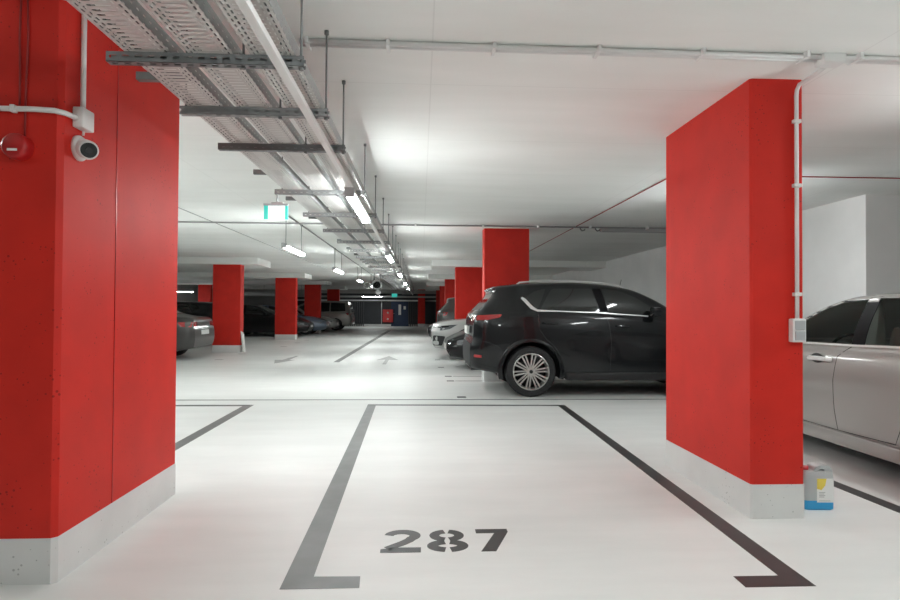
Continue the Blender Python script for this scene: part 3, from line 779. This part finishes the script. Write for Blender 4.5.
def band(pts, w):
    """outline of a ribbon of width w along a 2D path"""
    Ls, Rs = [], []
    for i, p in enumerate(pts):
        a = Vector(pts[max(i - 1, 0)]); b = Vector(pts[min(i + 1, len(pts) - 1)]); t = (b - a).normalized()
        ww = w[i] if isinstance(w, (list, tuple)) else w
        Ls.append((p[0] - t.y * ww / 2, p[1] + t.x * ww / 2)); Rs.append((p[0] + t.y * ww / 2, p[1] - t.x * ww / 2))
    return Ls + Rs[::-1]

def rounded(poly, r=.03, n=4):
    out = []; k = len(poly)
    for i in range(k):
        p = Vector(poly[i]); a = Vector(poly[i - 1]); b = Vector(poly[(i + 1) % k])
        ra = min(r, (a - p).length * .4); rb = min(r, (b - p).length * .4)
        A = p + (a - p).normalized() * ra; B = p + (b - p).normalized() * rb
        for q in range(n + 1):
            t = q / n; out.append(tuple(A * (1 - t)**2 + p * 2 * t * (1 - t) + B * t * t))
    return out

def make_wheel(sp, t, x, s, spokes=10, twin=True, detail=True, steer=0):
    r, rim = sp['r'], sp['rim']; yo = s * (sp['W'] / 2 - .012)
    tw = .215
    prof = [(rim, 0), (rim + .012, .006), (r * .86, .010), (r * .955, .002), (r * .99, -.022), (r, -.045), (r, -tw + .045), (r * .99, -tw + .022), (r * .95, -tw), (rim, -tw + .01), (rim, 0)]
    w = MB().lathe([(a, b * s) for a, b in prof], axis='Y', n=48 if detail else 28)
    wo = w.build('wheel', M['rubber'], t, (x, yo, r), 35); wo['label'] = 'black tyre'
    m = MB().lathe([(rim + .004, .002 * s), (rim - .006, .008 * s), (rim - .014, -.002 * s), (rim - .022, -.03 * s), (rim - .03, -.12 * s)], axis='Y', n=48 if detail else 28)
    for k in range(spokes):
        a = 2 * PI * k / spokes + .12
        offs = (-1, 1) if twin else (0,)
        for q in offs:
            ca, sa = math.cos(a), math.sin(a); nx, nz = -sa, ca
            def pt(rad, lat, y): return Vector((ca * rad + nx * lat, y * s, sa * rad + nz * lat))
            l0, l1 = q * .013, q * .027; w0, w1 = (.011, .0135) if twin else (.022, .028)
            vs = []
            for rad, lat, ww, y0, y1 in ((.045, l0, w0, -.012, -.045), (rim * .6, (l0 + l1) / 2, (w0 + w1) / 2, -.016, -.04), (rim - .010, l1, w1, -.004, -.035)):
                vs.append([m.bm.verts.new(pt(rad, lat + e * ww, y)) for e, y in ((-1, y1), (-.75, y0), (.75, y0), (1, y1))])
            for A, B in zip(vs, vs[1:]):
                for i in range(4): m.bm.faces.new((A[i], A[(i + 1) % 4], B[(i + 1) % 4], B[i]))
            m.bm.faces.new(vs[0]); m.bm.faces.new(vs[-1])
    m.lathe([(0, -.004 * s), (.030, -.004 * s), (.034, -.010 * s), (.062, -.014 * s), (.066, -.05 * s), (0, -.05 * s)], axis='Y', n=24)
    ro = m.build('rim', M['alloy'], wo, None, 40); ro['label'] = 'silver multi-spoke alloy rim'
    b = MB().lathe([(0, -.085 * s), (rim * .72, -.085 * s), (rim * .72, -.10 * s), (rim - .02, -.13 * s), (0, -.13 * s)], axis='Y', n=32)
    b.build('brake_disc', M['alloy_dark'], wo)
    h = MB().cyl((0, -.004 * s, 0), (0, .002 * s, 0), .026, 20); h.build('hub_cap', M['black_plastic'], wo)
    return wo

def make_car(name, sp, label, loc, rotz, paint, D, hires=True, cat='car'):
    t = thing(name, label, cat, loc, rotz)
    bm, bvh = body_mesh(sp, hires)
    me = bpy.data.meshes.new('body'); bm.to_mesh(me); bm.free()
    o = bpy.data.objects.new('body', me); COL.objects.link(o)
    me.materials.append(M[paint]); me.materials.append(M['well']); me.materials.append(M['lining'])
    cutters = []
    for x in sp['wheels']:
        for s in (-1, 1):
            c = MB().cyl((x, s * (sp['W'] / 2 + .3), sp['r'] + .005), (x, s * (sp['W'] / 2 - .30), sp['r'] + .005), sp['arch'], 56)
            cutters.append(c.build('cutter', M['well'])); c = MB()
            c.prism([(x - sp['arch'] * .985, -.2), (x + sp['arch'] * .985, -.2), (x + sp['arch'] * .985, sp['r'] - .05), (x - sp['arch'] * .985, sp['r'] - .05)], s * (sp['W'] / 2 + .31), s * (sp['W'] / 2 - .29), 'Y')
            cutters.append(c.build('cutter', M['well']))
    for kind, poly, y in D.get('cuts', ()):
        c = MB(); c.prism(poly, -y, y, 'Y'); cutters.append(c.build('cutter', M['well']))
    for c in cutters:
        md = o.modifiers.new('cut', 'BOOLEAN'); md.operation = 'DIFFERENCE'; md.solver = 'EXACT'; md.object = c
    bpy.context.view_layer.update()
    dg = bpy.context.evaluated_depsgraph_get()
    m2 = bpy.data.meshes.new_from_object(o.evaluated_get(dg)); o.modifiers.clear(); o.data = m2; m2.name = 'body'
    for c in cutters: bpy.data.objects.remove(c, do_unlink=True)
    m2.materials.clear()
    for q_ in (paint, 'well', 'lining'): m2.materials.append(M[q_])
    for p in m2.polygons:
        p.use_smooth = True
        c = p.center
        inner = any((c.x - x)**2 + (c.z - sp['r'])**2 < (sp['arch'] - .004)**2 for x in sp['wheels']) or any(abs((Vector((c.x - x, c.z - sp['r'] - .005))).length - sp['arch']) < .006 and abs(p.normal.y) < .3 for x in sp['wheels'])
        if c.z < lerp(sp['bot'], c.x) + .01 and p.normal.z < -.7: inner = True
        p.material_index = 1 if inner else 0
        if D.get('cuts') and abs(c.y) < .664 and .54 < c.z < 1.405 and 1.04 < c.x < 3.16 and bvh.find_nearest(c)[3] > .012: p.material_index = 2
    m2.set_sharp_from_angle(angle=math.radians(32))
    o.parent = t
    cnt = {}
    def P(nm, mb, m, lab=None, parent=None):
        q = mb.build(nm, M[m] if isinstance(m, str) else m, parent or t, None, 40)
        if lab: q['label'] = lab
        return q
    for x in sp['wheels']:
        for s in (-1, 1): make_wheel(sp, t, x, s, D.get('spokes', 10), D.get('twin', True), hires)
    for s in (-1, 1):
        for nm, poly, m, lab, off, th in D['side']:
            P(nm, patch(bvh, poly, 'y', s, off, th, .045 if hires else .12), m, lab)
    for sgn, nm, poly, m, lab, off, th in D['ends']:
        P(nm, patch(bvh, poly, 'x', sgn, off, th, .05 if hires else .12), m, lab)
    for nm, poly, m, lab, off, th in D['above']:
        P(nm, patch(bvh, poly, 'z', 1, off, th, .06 if hires else .15), m, lab)
    for nm, mb, m, lab in D.get('extra', lambda sp: [])(sp):
        P(nm, mb, m, lab)
    return t, bvh

def mirror_parts(sp, x, z, y=None):
    out = []
    for s in (-1, 1):
        y0 = s * ((y or sp['W'] / 2) - .05)
        mb = MB().box(x - .07, x + .055, min(y0 + s * .05, y0 + s * .23), max(y0 + s * .05, y0 + s * .23), z - .02, z + .115, .035)
        mb.box(x - .03, x + .03, min(y0 - s * .03, y0 + s * .09), max(y0 - s * .03, y0 + s * .09), z - .03, z + .02, .01)
        out.append((s, mb))
    return out

# --- the dark SUV
def suv_extra(sp):
    out = []
    for s, mb in mirror_parts(sp, 2.72, 1.215, .90): out.append(('mirror', mb, 'car_black', None))
    for s in (-1, 1):
        pts = [(.70, s * .60, 1.650), (.76, s * .605, 1.694), (1.0, s * .615, 1.712), (1.5, s * .62, 1.722), (2.0, s * .615, 1.698), (2.32, s * .61, 1.645), (2.40, s * .605, 1.600)]
        out.append(('roof_rail', MB().tube(pts, .013, 8), 'chrome', 'silver roof rail'))
    out.append(('antenna', MB().cyl((2.43, -.2, 1.6), (2.47, -.2, 1.77), .004, 8), 'black_plastic', None))
    for s in (-1, 1):
        out.append(('exhaust_pipe', MB().lathe([(.028, 0), (.036, 0), (.036, .12), (.028, .12), (.028, 0)], c=(.03, s * .58, .40), axis='X', n=20), 'black_trim', None))
        # flared arch trims
        for x in sp['wheels']:
            a = sp['arch']; n = 26; A = []
            mb = MB()
            for k in range(n + 1):
                th = math.radians(-14 + 208 * k / n); ca, sa = math.cos(th), math.sin(th); cz = sp['r'] + .005
                ring = []
                for rad, y in ((a - .012, .905), (a - .005, .934), (a + .035, .934), (a + .058, .922), (a + .058, .86), (a - .012, .86)):
                    ring.append(mb.bm.verts.new((x + ca * rad, s * y, cz + sa * rad)))
                A.append(ring)
            for R1, R2 in zip(A, A[1:]):
                for i in range(6):
                    f = mb.bm.faces.new((R1[i], R1[(i + 1) % 6], R2[(i + 1) % 6], R2[i])); f.smooth = True
            mb.bm.faces.new(A[0]); mb.bm.faces.new(A[-1])
            out.append(('wheel_arch_trim', mb, 'car_black', None))
        for xa in (1.05, 2.14):
            z = 1.085 if xa < 2 else 1.045
            mb = MB().tube([(xa, s * .905, z), (xa + .02, s * .945, z + .003), (xa + .12, s * .955, z + .003), (xa + .20, s * .945, z), (xa + .22, s * .905, z)], .014, 8)
            out.append(('door_handle', mb, 'car_black', None))
        # mud flap behind rear arch
        out.append(('sill_cover', MB().box(1.40, 3.12, min(s * .80, s * .93), max(s * .80, s * .93), .245, .36, .03), 'black_plastic', None))
    mb = MB().prism([(.345, -.58), (.46, -.62), (.46, .62), (.345, .58)], 1.585, 1.61); out.append(('spoiler', mb, 'car_black', None))
    mb = MB().box(-.012, .02, -.27, .27, .90, 1.02, .004); out.append(('number_plate', mb, 'plate', None))
    mb = MB().box(.03, .12, -.45, .45, .42, .47, .02); out.append(('tow_guard', mb, 'black_plastic', None))
    return out
suv_side = [
    ('side_window', rounded([(1.225, 1.60), (1.82, 1.605), (1.905, 1.255), (1.02, 1.278), (1.13, 1.47)], .03), 'glass_dark', None, .002, .006),
    ('side_window', rounded([(.80, 1.455), (.95, 1.555), (1.125, 1.60), (1.07, 1.46), (.985, 1.29)], .02), 'glass_dark', 'small dark quarter window', .002, .006),
    ('side_window', rounded([(1.975, 1.602), (2.25, 1.575), (2.50, 1.47), (2.80, 1.27), (2.63, 1.212), (2.065, 1.245)], .03), 'glass_dark', None, .002, .006),
    ('pillar_cover', [(1.835, 1.605), (1.96, 1.605), (2.05, 1.25), (1.92, 1.257)], 'black_trim', None, .002, .006),
    ('chrome_strip', band([(.755, 1.462), (.80, 1.425), (.90, 1.315), (.985, 1.270), (1.3, 1.262), (1.9, 1.242), (2.65, 1.195)], [.03, .05, .05, .032, .016, .016, .016]), 'chrome', 'bright chrome strip under the windows', .005, .010),
    ('taillight', rounded([(.10, 1.195), (.27, 1.205), (.46, 1.212), (.42, 1.165), (.26, 1.13), (.08, 1.12)], .02), 'tail_red', 'red tail light', .012, .03),
    ('reflector', rounded([(.05, .615), (.16, .61), (.16, .57), (.05, .575)], .01), 'tail_red', 'small red bumper reflector', .004, .01),
    ('door_gap', band([(.99, 1.255), (1.0, 1.0), (1.10, .86), (1.26, .71), (1.335, .56), (1.345, .33)], .008), 'black_plastic', None, .0006, .004),
    ('door_gap', band([(1.99, 1.24), (2.05, 1.05), (2.075, .80), (2.06, .33)], .008), 'black_plastic', None, .0006, .004),
    ('door_gap', band([(3.05, 1.13), (3.10, .9), (3.06, .45), (3.03, .33)], .008), 'black_plastic', None, .0006, .004),
    ('bumper_gap', band([(.06, .83), (.25, .80), (.40, .74), (.455, .68)], .006), 'black_plastic', None, .0006, .004),
    ('headlight', rounded([(4.0, .86), (4.40, .80), (4.42, .73), (4.15, .76)], .02), 'lamp_glass', None, .004, .012),
]
suv_ends = [
    (-1, 'rear_bumper', rounded([(-.74, .77), (.74, .77), (.70, .40), (-.70, .40)], .04), 'cladding', 'matt dark rear bumper', .004, .010),
    (-1, 'rear_window', rounded([(-.58, 1.27), (.58, 1.27), (.52, 1.53), (-.52, 1.53)], .05), 'glass_dark', 'dark rear window', .004, .008),
    (-1, 'taillight', rounded([(-.74, 1.195), (-.36, 1.17), (-.38, 1.12), (-.74, 1.11)], .02), 'tail_red', 'red tail light', .010, .02),
    (-1, 'taillight', rounded([(.74, 1.195), (.36, 1.17), (.38, 1.12), (.74, 1.11)], .02), 'tail_red', 'red tail light', .010, .02),
    (1, 'grille', rounded([(-.42, .78), (.42, .78), (.34, .42), (-.34, .42)], .06), 'black_plastic', None, .004, .01),
]
suv_above = [('windshield', rounded([(2.62, -.50), (3.36, -.66), (3.36, .66), (2.62, .50)], .06), 'glass_dark', None, .003, .008)]
suv, _ = make_car('suv', SUV, 'dark charcoal SUV parked side-on behind the right red pillar', (.735, 9.56, 0), 0, 'car_black', dict(side=suv_side, ends=suv_ends, above=suv_above, extra=suv_extra))

# --- the silver sedan beside the right pillar
win_front = [(2.10, 1.385), (2.36, 1.365), (2.58, 1.30), (2.86, 1.165), (3.12, 1.015), (3.10, .990), (2.06, 1.012)]
win_rear = [(1.16, 1.19), (1.42, 1.335), (1.62, 1.385), (1.985, 1.392), (1.935, 1.016), (1.10, 1.035)]
cabin = [(1.05, .55), (3.15, .55), (3.15, .98), (2.62, 1.24), (2.35, 1.36), (1.9, 1.40), (1.55, 1.37), (1.1, 1.15)]
def sedan_extra(sp):
    out = []
    for s, mb in mirror_parts(sp, 2.98, .975): out.append(('mirror', mb, 'car_silver', None))
    for s in (-1, 1):
        for xa in (1.06, 2.235):
            z = .868
            mb = MB().lathe([(.001, 0), (.06, .0), (.075, .004), (.078, .012), (.001, .012)], c=(xa + .17, s * .905 if s > 0 else s * .905 - .012, z + .004), axis='Y', n=24)
            for v in mb.bm.verts: v.co.z = z + .004 + (v.co.z - z - .004) * .55
            out.append(('handle_recess', mb, 'car_grey', None))  # recess shade painted as a darker grey than the silver door
            mb = MB().tube([(xa, s * .905, z), (xa + .02, s * .945, z + .004), (xa + .12, s * .960, z + .006), (xa + .23, s * .945, z), (xa + .25, s * .90, z - .004)], .020, 8)
            out.append(('door_handle', mb, 'chrome', 'chrome door handle'))
        mb = MB().box(1.46, 3.48, min(s * .80, s * .932), max(s * .80, s * .932), .165, .285, .03); out.append(('side_skirt', mb, 'car_silver', None))
        # seats
        if s: 
            y = s * .37
            q = MB(); q.box(2.02, 2.52, y - .24, y + .24, .50, .64, .05); out.append(('seat', q, 'fabric', None))
            q = MB(); q.box(-.06, .06, y - .23, y + .23, .0, .60, .05)
            bmesh.ops.rotate(q.bm, verts=q.bm.verts, cent=(0, 0, 0), matrix=Matrix.Rotation(-.30, 3, 'Y'))
            bmesh.ops.translate(q.bm, verts=q.bm.verts, vec=(2.08, 0, .58)); out.append(('seat_back', q, 'fabric', None))
            q = MB().box(1.80, 1.89, y - .13, y + .13, 1.155, 1.325, .035); out.append(('headrest', q, 'fabric', None))
    mb = MB(); n = 28; R = []
    for k in range(n):
        a = 2 * PI * k / n; c = Vector((2.78, .37 + .175 * math.cos(a), .90 + .165 * math.sin(a))); c.x -= .06 * math.sin(a)
        e1 = Vector((0, math.cos(a), math.sin(a))); e2 = Vector((1, 0, 0))
        R.append([mb.bm.verts.new(c + (e1 * math.cos(b) + e2 * math.sin(b)) * .014) for b in [2 * PI * j / 8 for j in range(8)]])
    for k in range(n):
        for j in range(8): mb.bm.faces.new((R[k][j], R[(k + 1) % n][j], R[(k + 1) % n][(j + 1) % 8], R[k][(j + 1) % 8]))
    mb.box(2.77, 2.80, .21, .53, .875, .915, .008); mb.cyl((2.79, .37, .90), (3.0, .37, .84), .03, 12)
    out.append(('steering_wheel', mb, 'black_plastic', None))
    mb = MB().box(2.90, 3.13, -.66, .66, .60, .945, .05); out.append(('dashboard', mb, 'black_plastic', None))
    mb = MB().box(4.80, 4.885, -.26, .26, .40, .51, .005); out.append(('number_plate', mb, 'plate', None))
    return out
def frame_line(poly, w): return band(poly, w)
sed_side = [
    ('side_window', rounded(win_front, .02), 'glass_clear', 'clear front side window showing the steering wheel', -.012, .005),
    ('side_window', rounded(win_rear, .02), 'glass_clear', 'clear rear side window', -.012, .005),
    ('pillar_cover', [(1.975, 1.405), (2.11, 1.40), (2.07, 1.008), (1.925, 1.012)], 'black_trim', None, .002, .006),
    ('chrome_strip', band([(1.02, 1.035), (1.5, 1.018), (2.0, 1.003), (2.6, .992), (3.14, .982)], .016), 'chrome', 'thin bright strip under the windows', .004, .008),
    ('window_trim', band([(2.10, 1.398), (2.37, 1.378), (2.60, 1.312), (2.88, 1.178), (3.15, 1.015)], .040), 'black_trim', None, .003, .006),
    ('window_trim', band([(1.04, 1.07), (1.15, 1.195), (1.41, 1.350), (1.61, 1.402), (2.0, 1.408)], .040), 'black_trim', None, .003, .006),
    ('door_gap', band([(2.06, .99), (2.175, .90), (2.20, .70), (2.19, .45), (2.165, .275)], .007), 'black_plastic', None, .0006, .004),
    ('door_gap', band([(3.24, .93), (3.30, .70), (3.28, .45), (3.26, .275)], .007), 'black_plastic', None, .0006, .004),
    ('door_gap', band([(1.02, 1.0), (1.08, .86), (1.30, .74), (1.44, .60), (1.50, .42), (1.56, .30), (2.165, .285), (3.26, .285)], .007), 'black_plastic', None, .0006, .004),
    ('headlight', rounded([(4.25, .72), (4.66, .68), (4.68, .60), (4.40, .62)], .02), 'lamp_glass', None, .004, .012),
    ('taillight', rounded([(.07, .93), (.38, .90), (.36, .80), (.07, .80)], .02), 'tail_red', 'red tail light', .006, .012),
]
sed_ends = [
    (1, 'grille', rounded([(-.45, .60), (.45, .60), (.55, .34), (-.55, .34)], .05), 'black_plastic', None, .004, .01),
    (-1, 'taillight', rounded([(-.66, .93), (-.34, .93), (-.34, .82), (-.66, .82)], .02), 'tail_red', 'red tail light', .006, .012),
    (-1, 'taillight', rounded([(.66, .93), (.34, .93), (.34, .82), (.66, .82)], .02), 'tail_red', 'red tail light', .006, .012),
    (-1, 'number_plate', [(-.26, .60), (.26, .60), (.26, .71), (-.26, .71)], 'plate', None, .006, .01),
]
sed_above = [('windshield', rounded([(2.50, -.48), (3.26, -.66), (3.26, .66), (2.50, .48)], .06), 'glass_dark', None, .003, .008),
             ('rear_window', rounded([(.78, -.60), (1.36, -.48), (1.36, .48), (.78, .60)], .06), 'glass_dark', None, .003, .008)]
make_car('sedan', SEDAN, 'silver sedan parked behind the near right pillar, showing its front door', (4.40, 2.66, 0), PI / 2, 'car_silver',
    dict(side=sed_side, ends=sed_ends, above=sed_above, extra=sedan_extra, spokes=7, cuts=[('cabin', cabin, .66), ('win', win_front, 2), ('win', win_rear, 2)]))

# --- the smaller cars further off
def plain(sp, wins, kind, rear_lamp=True, plate_z=.62):
    z = sp['top']
    side = [('side_window', rounded(w, .02), 'glass_dark', None, .003, .008) for w in wins]
    side += [('door_gap', band([(x, lerp(sp['belt'], x) - .02), (x + .03, .7), (x + .02, .34)], .010), 'black_plastic', None, .0006, .004) for x in (1.35, 2.2, 3.25)]
    L = sp['L']; zh = lerp(sp['top'], L - .35) - .13
    side += [('headlight', rounded([(L - .62, zh + .03), (L - .22, zh - .02), (L - .20, zh - .11), (L - .45, zh - .07)], .02), 'lamp_glass', 'clear headlight', .006, .014)]
    zt = lerp(sp['belt'], .2) - .03
    if kind == 'suv': side += [('side_intake', rounded([(L - .34, .60), (L - .03, .62), (L - .03, .36), (L - .26, .36)], .04), 'black_plastic', None, .006, .012), ('lamp_surround', rounded([(L - .66, zh + .045), (L - .04, zh - .005), (L - .04, zh - .05), (L - .5, zh - .02)], .015), 'black_trim', None, .004, .010)]
    side += [('taillight', rounded([(.07, zt), (.36, zt - .01), (.30, zt - .11), (.07, zt - .13)], .02), 'tail_red', 'red tail light', .006, .014)]
    ends = []
    for s in (-1, 1):
        ends.append((1, 'headlight', rounded([(s * .34, zh - .02), (s * .62, zh), (s * .62, zh - .10), (s * .40, zh - .11)], .02), 'lamp_glass', 'clear headlight', .006, .014))
        ends.append((-1, 'taillight', rounded([(s * .44, zt), (s * .68, zt), (s * .68, zt - .12), (s * .44, zt - .11)], .02), 'tail_red', 'red tail light', .006, .014))
        ends.append((1, 'fog_lamp', rounded([(s * .42, .42), (s * .62, .44), (s * .62, .34), (s * .42, .33)], .02), 'black_plastic', None, .004, .01))
    ends.append((1, 'grille', rounded([(-.34, zh - .02), (.34, zh - .02), (.40, .36), (-.40, .36)], .05), 'black_plastic', None, .004, .01))
    ends.append((1, 'number_plate', [(-.26, .42), (.26, .42), (.26, .53), (-.26, .53)], 'plate', None, .02, .012))
    ends.append((-1, 'number_plate', [(-.26, plate_z), (.26, plate_z), (.26, plate_z + .11), (-.26, plate_z + .11)], 'plate', None, .008, .01))
    if kind == 'sedan':
        above = sed_above
    else:
        zr = lerp(sp['belt'], 0) + .05; zz = lerp(sp['top'], .2) - .10
        ends.append((-1, 'rear_window', rounded([(-.62, zr), (.62, zr), (.54, zz), (-.54, zz)], .05), 'glass_dark', None, .004, .008))
        a = 2.62 if kind == 'suv' else 2.95
        b = 3.36 if kind == 'suv' else 3.62
        above = [('windshield', rounded([(a, -.50), (b, -.66), (b, .66), (a, .50)], .06), 'glass_dark', None, .003, .008)]
    mx = 2.98 if kind == 'sedan' else (2.72 if kind == 'suv' else 3.2)
    mz = lerp(sp['belt'], mx) + .02
    return dict(side=side, ends=ends, above=above, spokes=5, twin=False, extra=lambda sp_: [('mirror', mb, 'black_trim', None) for s, mb in mirror_parts(sp_, mx, mz)])
sedan_wins = [win_front, win_rear]
suv_wins = [suv_side[0][1], suv_side[1][1], suv_side[2][1]]
van_wins = [[(.45, 1.60), (1.25, 1.64), (1.25, 1.12), (.38, 1.14)], [(1.32, 1.64), (2.1, 1.64), (2.1, 1.10), (1.32, 1.12)], [(2.18, 1.64), (2.55, 1.60), (3.0, 1.42), (3.45, 1.13), (3.4, 1.06), (2.18, 1.09)]]
def far(name, sp, wins, kind, label, loc, rotz, paint):
    return make_car(name, sp, label, loc, rotz, paint, plain(sp, wins, kind), False)[0]
far('sedan', SEDAN, sedan_wins, 'sedan', 'dark grey sedan whose tail shows past the near left pillar', (-5.48, 15.4, 0), PI, 'car_grey')
far('sedan', SEDAN, sedan_wins, 'sedan', 'black sedan with its flank between the left red pillars', (-9.95, 27.9, 0), 0, 'car_jet')
bk = far('hatchback', SUV, suv_wins, 'suv', 'black car whose roof shows above the dark grey sedan\'s tail', (-6.55, 20.9, 0), PI, 'car_jet'); bk.scale = (1, 1, .88)
far('hatchback', SEDAN, sedan_wins, 'sedan', 'slate blue car nose just beyond the black sedan on the left', (-9.55, 30.2, 0), 0, 'car_blue')
far('hatchback', SEDAN, sedan_wins, 'sedan', 'grey car nose just in front of the silver van', (-9.5, 33.3, 0), 0, 'car_pale')
far('van', VAN, van_wins, 'van', 'silver people carrier facing away, farthest car on the left', (-4.05, 36.0, 0), PI, 'car_silver')
far('hatchback', SEDAN, sedan_wins, 'sedan', 'black car nose with bright headlight beside the dark SUV\'s tail', (.55 + 4.88, 13.2, 0), PI, 'car_jet')
far('suv', SUV, suv_wins, 'suv', 'pale silver car nose beyond the black one on the right', (.28 + 4.55, 15.85, 0), PI, 'car_pale')
far('suv', SUV, suv_wins, 'suv', 'grey car tail with a red lamp, seen between two red pillars on the right', (.50, 19.6, 0), 0, 'car_grey')
far('hatchback', SEDAN, sedan_wins, 'sedan', 'dark car nose farthest along the right row', (.25 + 4.88, 22.2, 0), PI, 'car_jet')

# ------------------------------------------------------------------ canister
t = thing('canister', 'translucent canister of blue liquid with red cap beside the right pillar', 'canister', (2.578, 3.79, 0), math.radians(-3))
def canister_outline(w, d, r): return rounded([(-w, -d), (w, -d), (w, d), (-w, d)], r, 5)
mb = MB()
levels = [(.085, .060, .104), (.091, .066, .112), (.091, .066, .20), (.0895, .065, .215)]
def skin(mb, levels, r=.03, cap0=True, cap1=True):
    R = []
    for w, d, z in levels: R.append([mb.bm.verts.new((x, y, z)) for x, y in canister_outline(w, d, r)])
    n = len(R[0])
    for A, B in zip(R, R[1:]):
        for i in range(n):
            f = mb.bm.faces.new((A[i], A[(i + 1) % n], B[(i + 1) % n], B[i])); f.smooth = True
    if cap0: mb.bm.faces.new(list(reversed(R[0])))
    if cap1: mb.bm.faces.new(R[-1])
    return mb
body = skin(MB(), [(.091, .066, .058), (.091, .066, .19), (.088, .063, .215), (.078, .055, .232)])
t.scale = (1.09, 1.09, 1.06)
# sloping handle arch above, with the finger hole beneath it
hx = [(-.028, .222), (-.012, .250), (.01, .262), (.06, .264), (.083, .252), (.0905, .228), (.0905, .18), (.045, .18), (.048, .222), (.040, .240), (.020, .243), (.004, .232), (.0, .222), (.0, .18), (-.028, .18)]
body.prism(hx, -.040, .040, 'Y')
body.build('body', M['can_plastic'], t, None, 35)
liq = skin(MB(), [(.084, .060, 0.0), (.091, .066, .008), (.091, .066, .058)]); lo = liq.build('liquid', M['blue_liquid'], t, None, 35); lo['label'] = 'bright blue liquid in the lower third'
c = MB().cyl((-.058, 0, .225), (-.058, 0, .250), .026, 20); c.build('cap', M['cap_red'], t)
lb = MB().box(-.018, .080, -.0675, -.0655, .048, .192).build('paper_label', M['label_white'], t); lb['label'] = 'white and yellow printed paper label'
yb = MB(); yb.prism([(-.018, .130), (.008, .122), (.030, .150), (.038, .192), (-.018, .192)], -.0680, -.0674, 'Y'); yb.build('yellow_print', M['label_yellow'], lb)
gb = MB()
for k in range(4): gb.box(-.006, .030 - .006 * (k % 2), -.0680, -.0674, .106 - k * .009, .110 - k * .009)
gb.box(-.008, .060, -.0680, -.0674, .056, .059)
gb.build('grey_print', M['label_grey'], lb)

# ------------------------------------------------------------------ camera, light, view
cam_d = bpy.data.cameras.new('camera'); cam = bpy.data.objects.new('camera', cam_d); COL.objects.link(cam)
cam_d.sensor_fit = 'HORIZONTAL'; cam_d.sensor_width = 36; cam_d.lens = 593.2 / 900 * 36
cam_d.clip_end = 200
yaw, pitch, roll = .04883, .0158, .00554
F = Vector((math.sin(yaw) * math.cos(pitch), math.cos(yaw) * math.cos(pitch), math.sin(pitch)))
r0 = Vector((math.cos(yaw), -math.sin(yaw), 0)); u0 = r0.cross(F)
R = r0 * math.cos(roll) + u0 * math.sin(roll); U = -r0 * math.sin(roll) + u0 * math.cos(roll)
cam.matrix_world = Matrix(((R.x, U.x, -F.x, 0), (R.y, U.y, -F.y, 0), (R.z, U.z, -F.z, 1.28), (0, 0, 0, 1)))
S.camera = cam
w = bpy.data.worlds.new('world'); S.world = w; w.use_nodes = True
bg = w.node_tree.nodes['Background']; bg.inputs[0].default_value = (1, 1, 1, 1); bg.inputs[1].default_value = .3
for k_, v_ in (('lamp', 64.0), ('lamp_fill', 46.0), ('lamp_near_fill', 94.0), ('lamp_bright', 74.0)): M[k_].node_tree.nodes['Principled BSDF'].inputs['Emission Strength'].default_value = v_
S.view_settings.view_transform = 'Standard'; S.view_settings.look = 'None'; S.view_settings.gamma = 1
S.view_settings.use_curve_mapping = False
S.view_settings.exposure = 0.47
S.cycles.use_denoising = True
S.cycles.max_bounces = 14; S.cycles.diffuse_bounces = 8; S.cycles.glossy_bounces = 4; S.cycles.transparent_max_bounces = 24
S.cycles.caustics_reflective = False; S.cycles.caustics_refractive = False
S.cycles.sample_clamp_indirect = 6
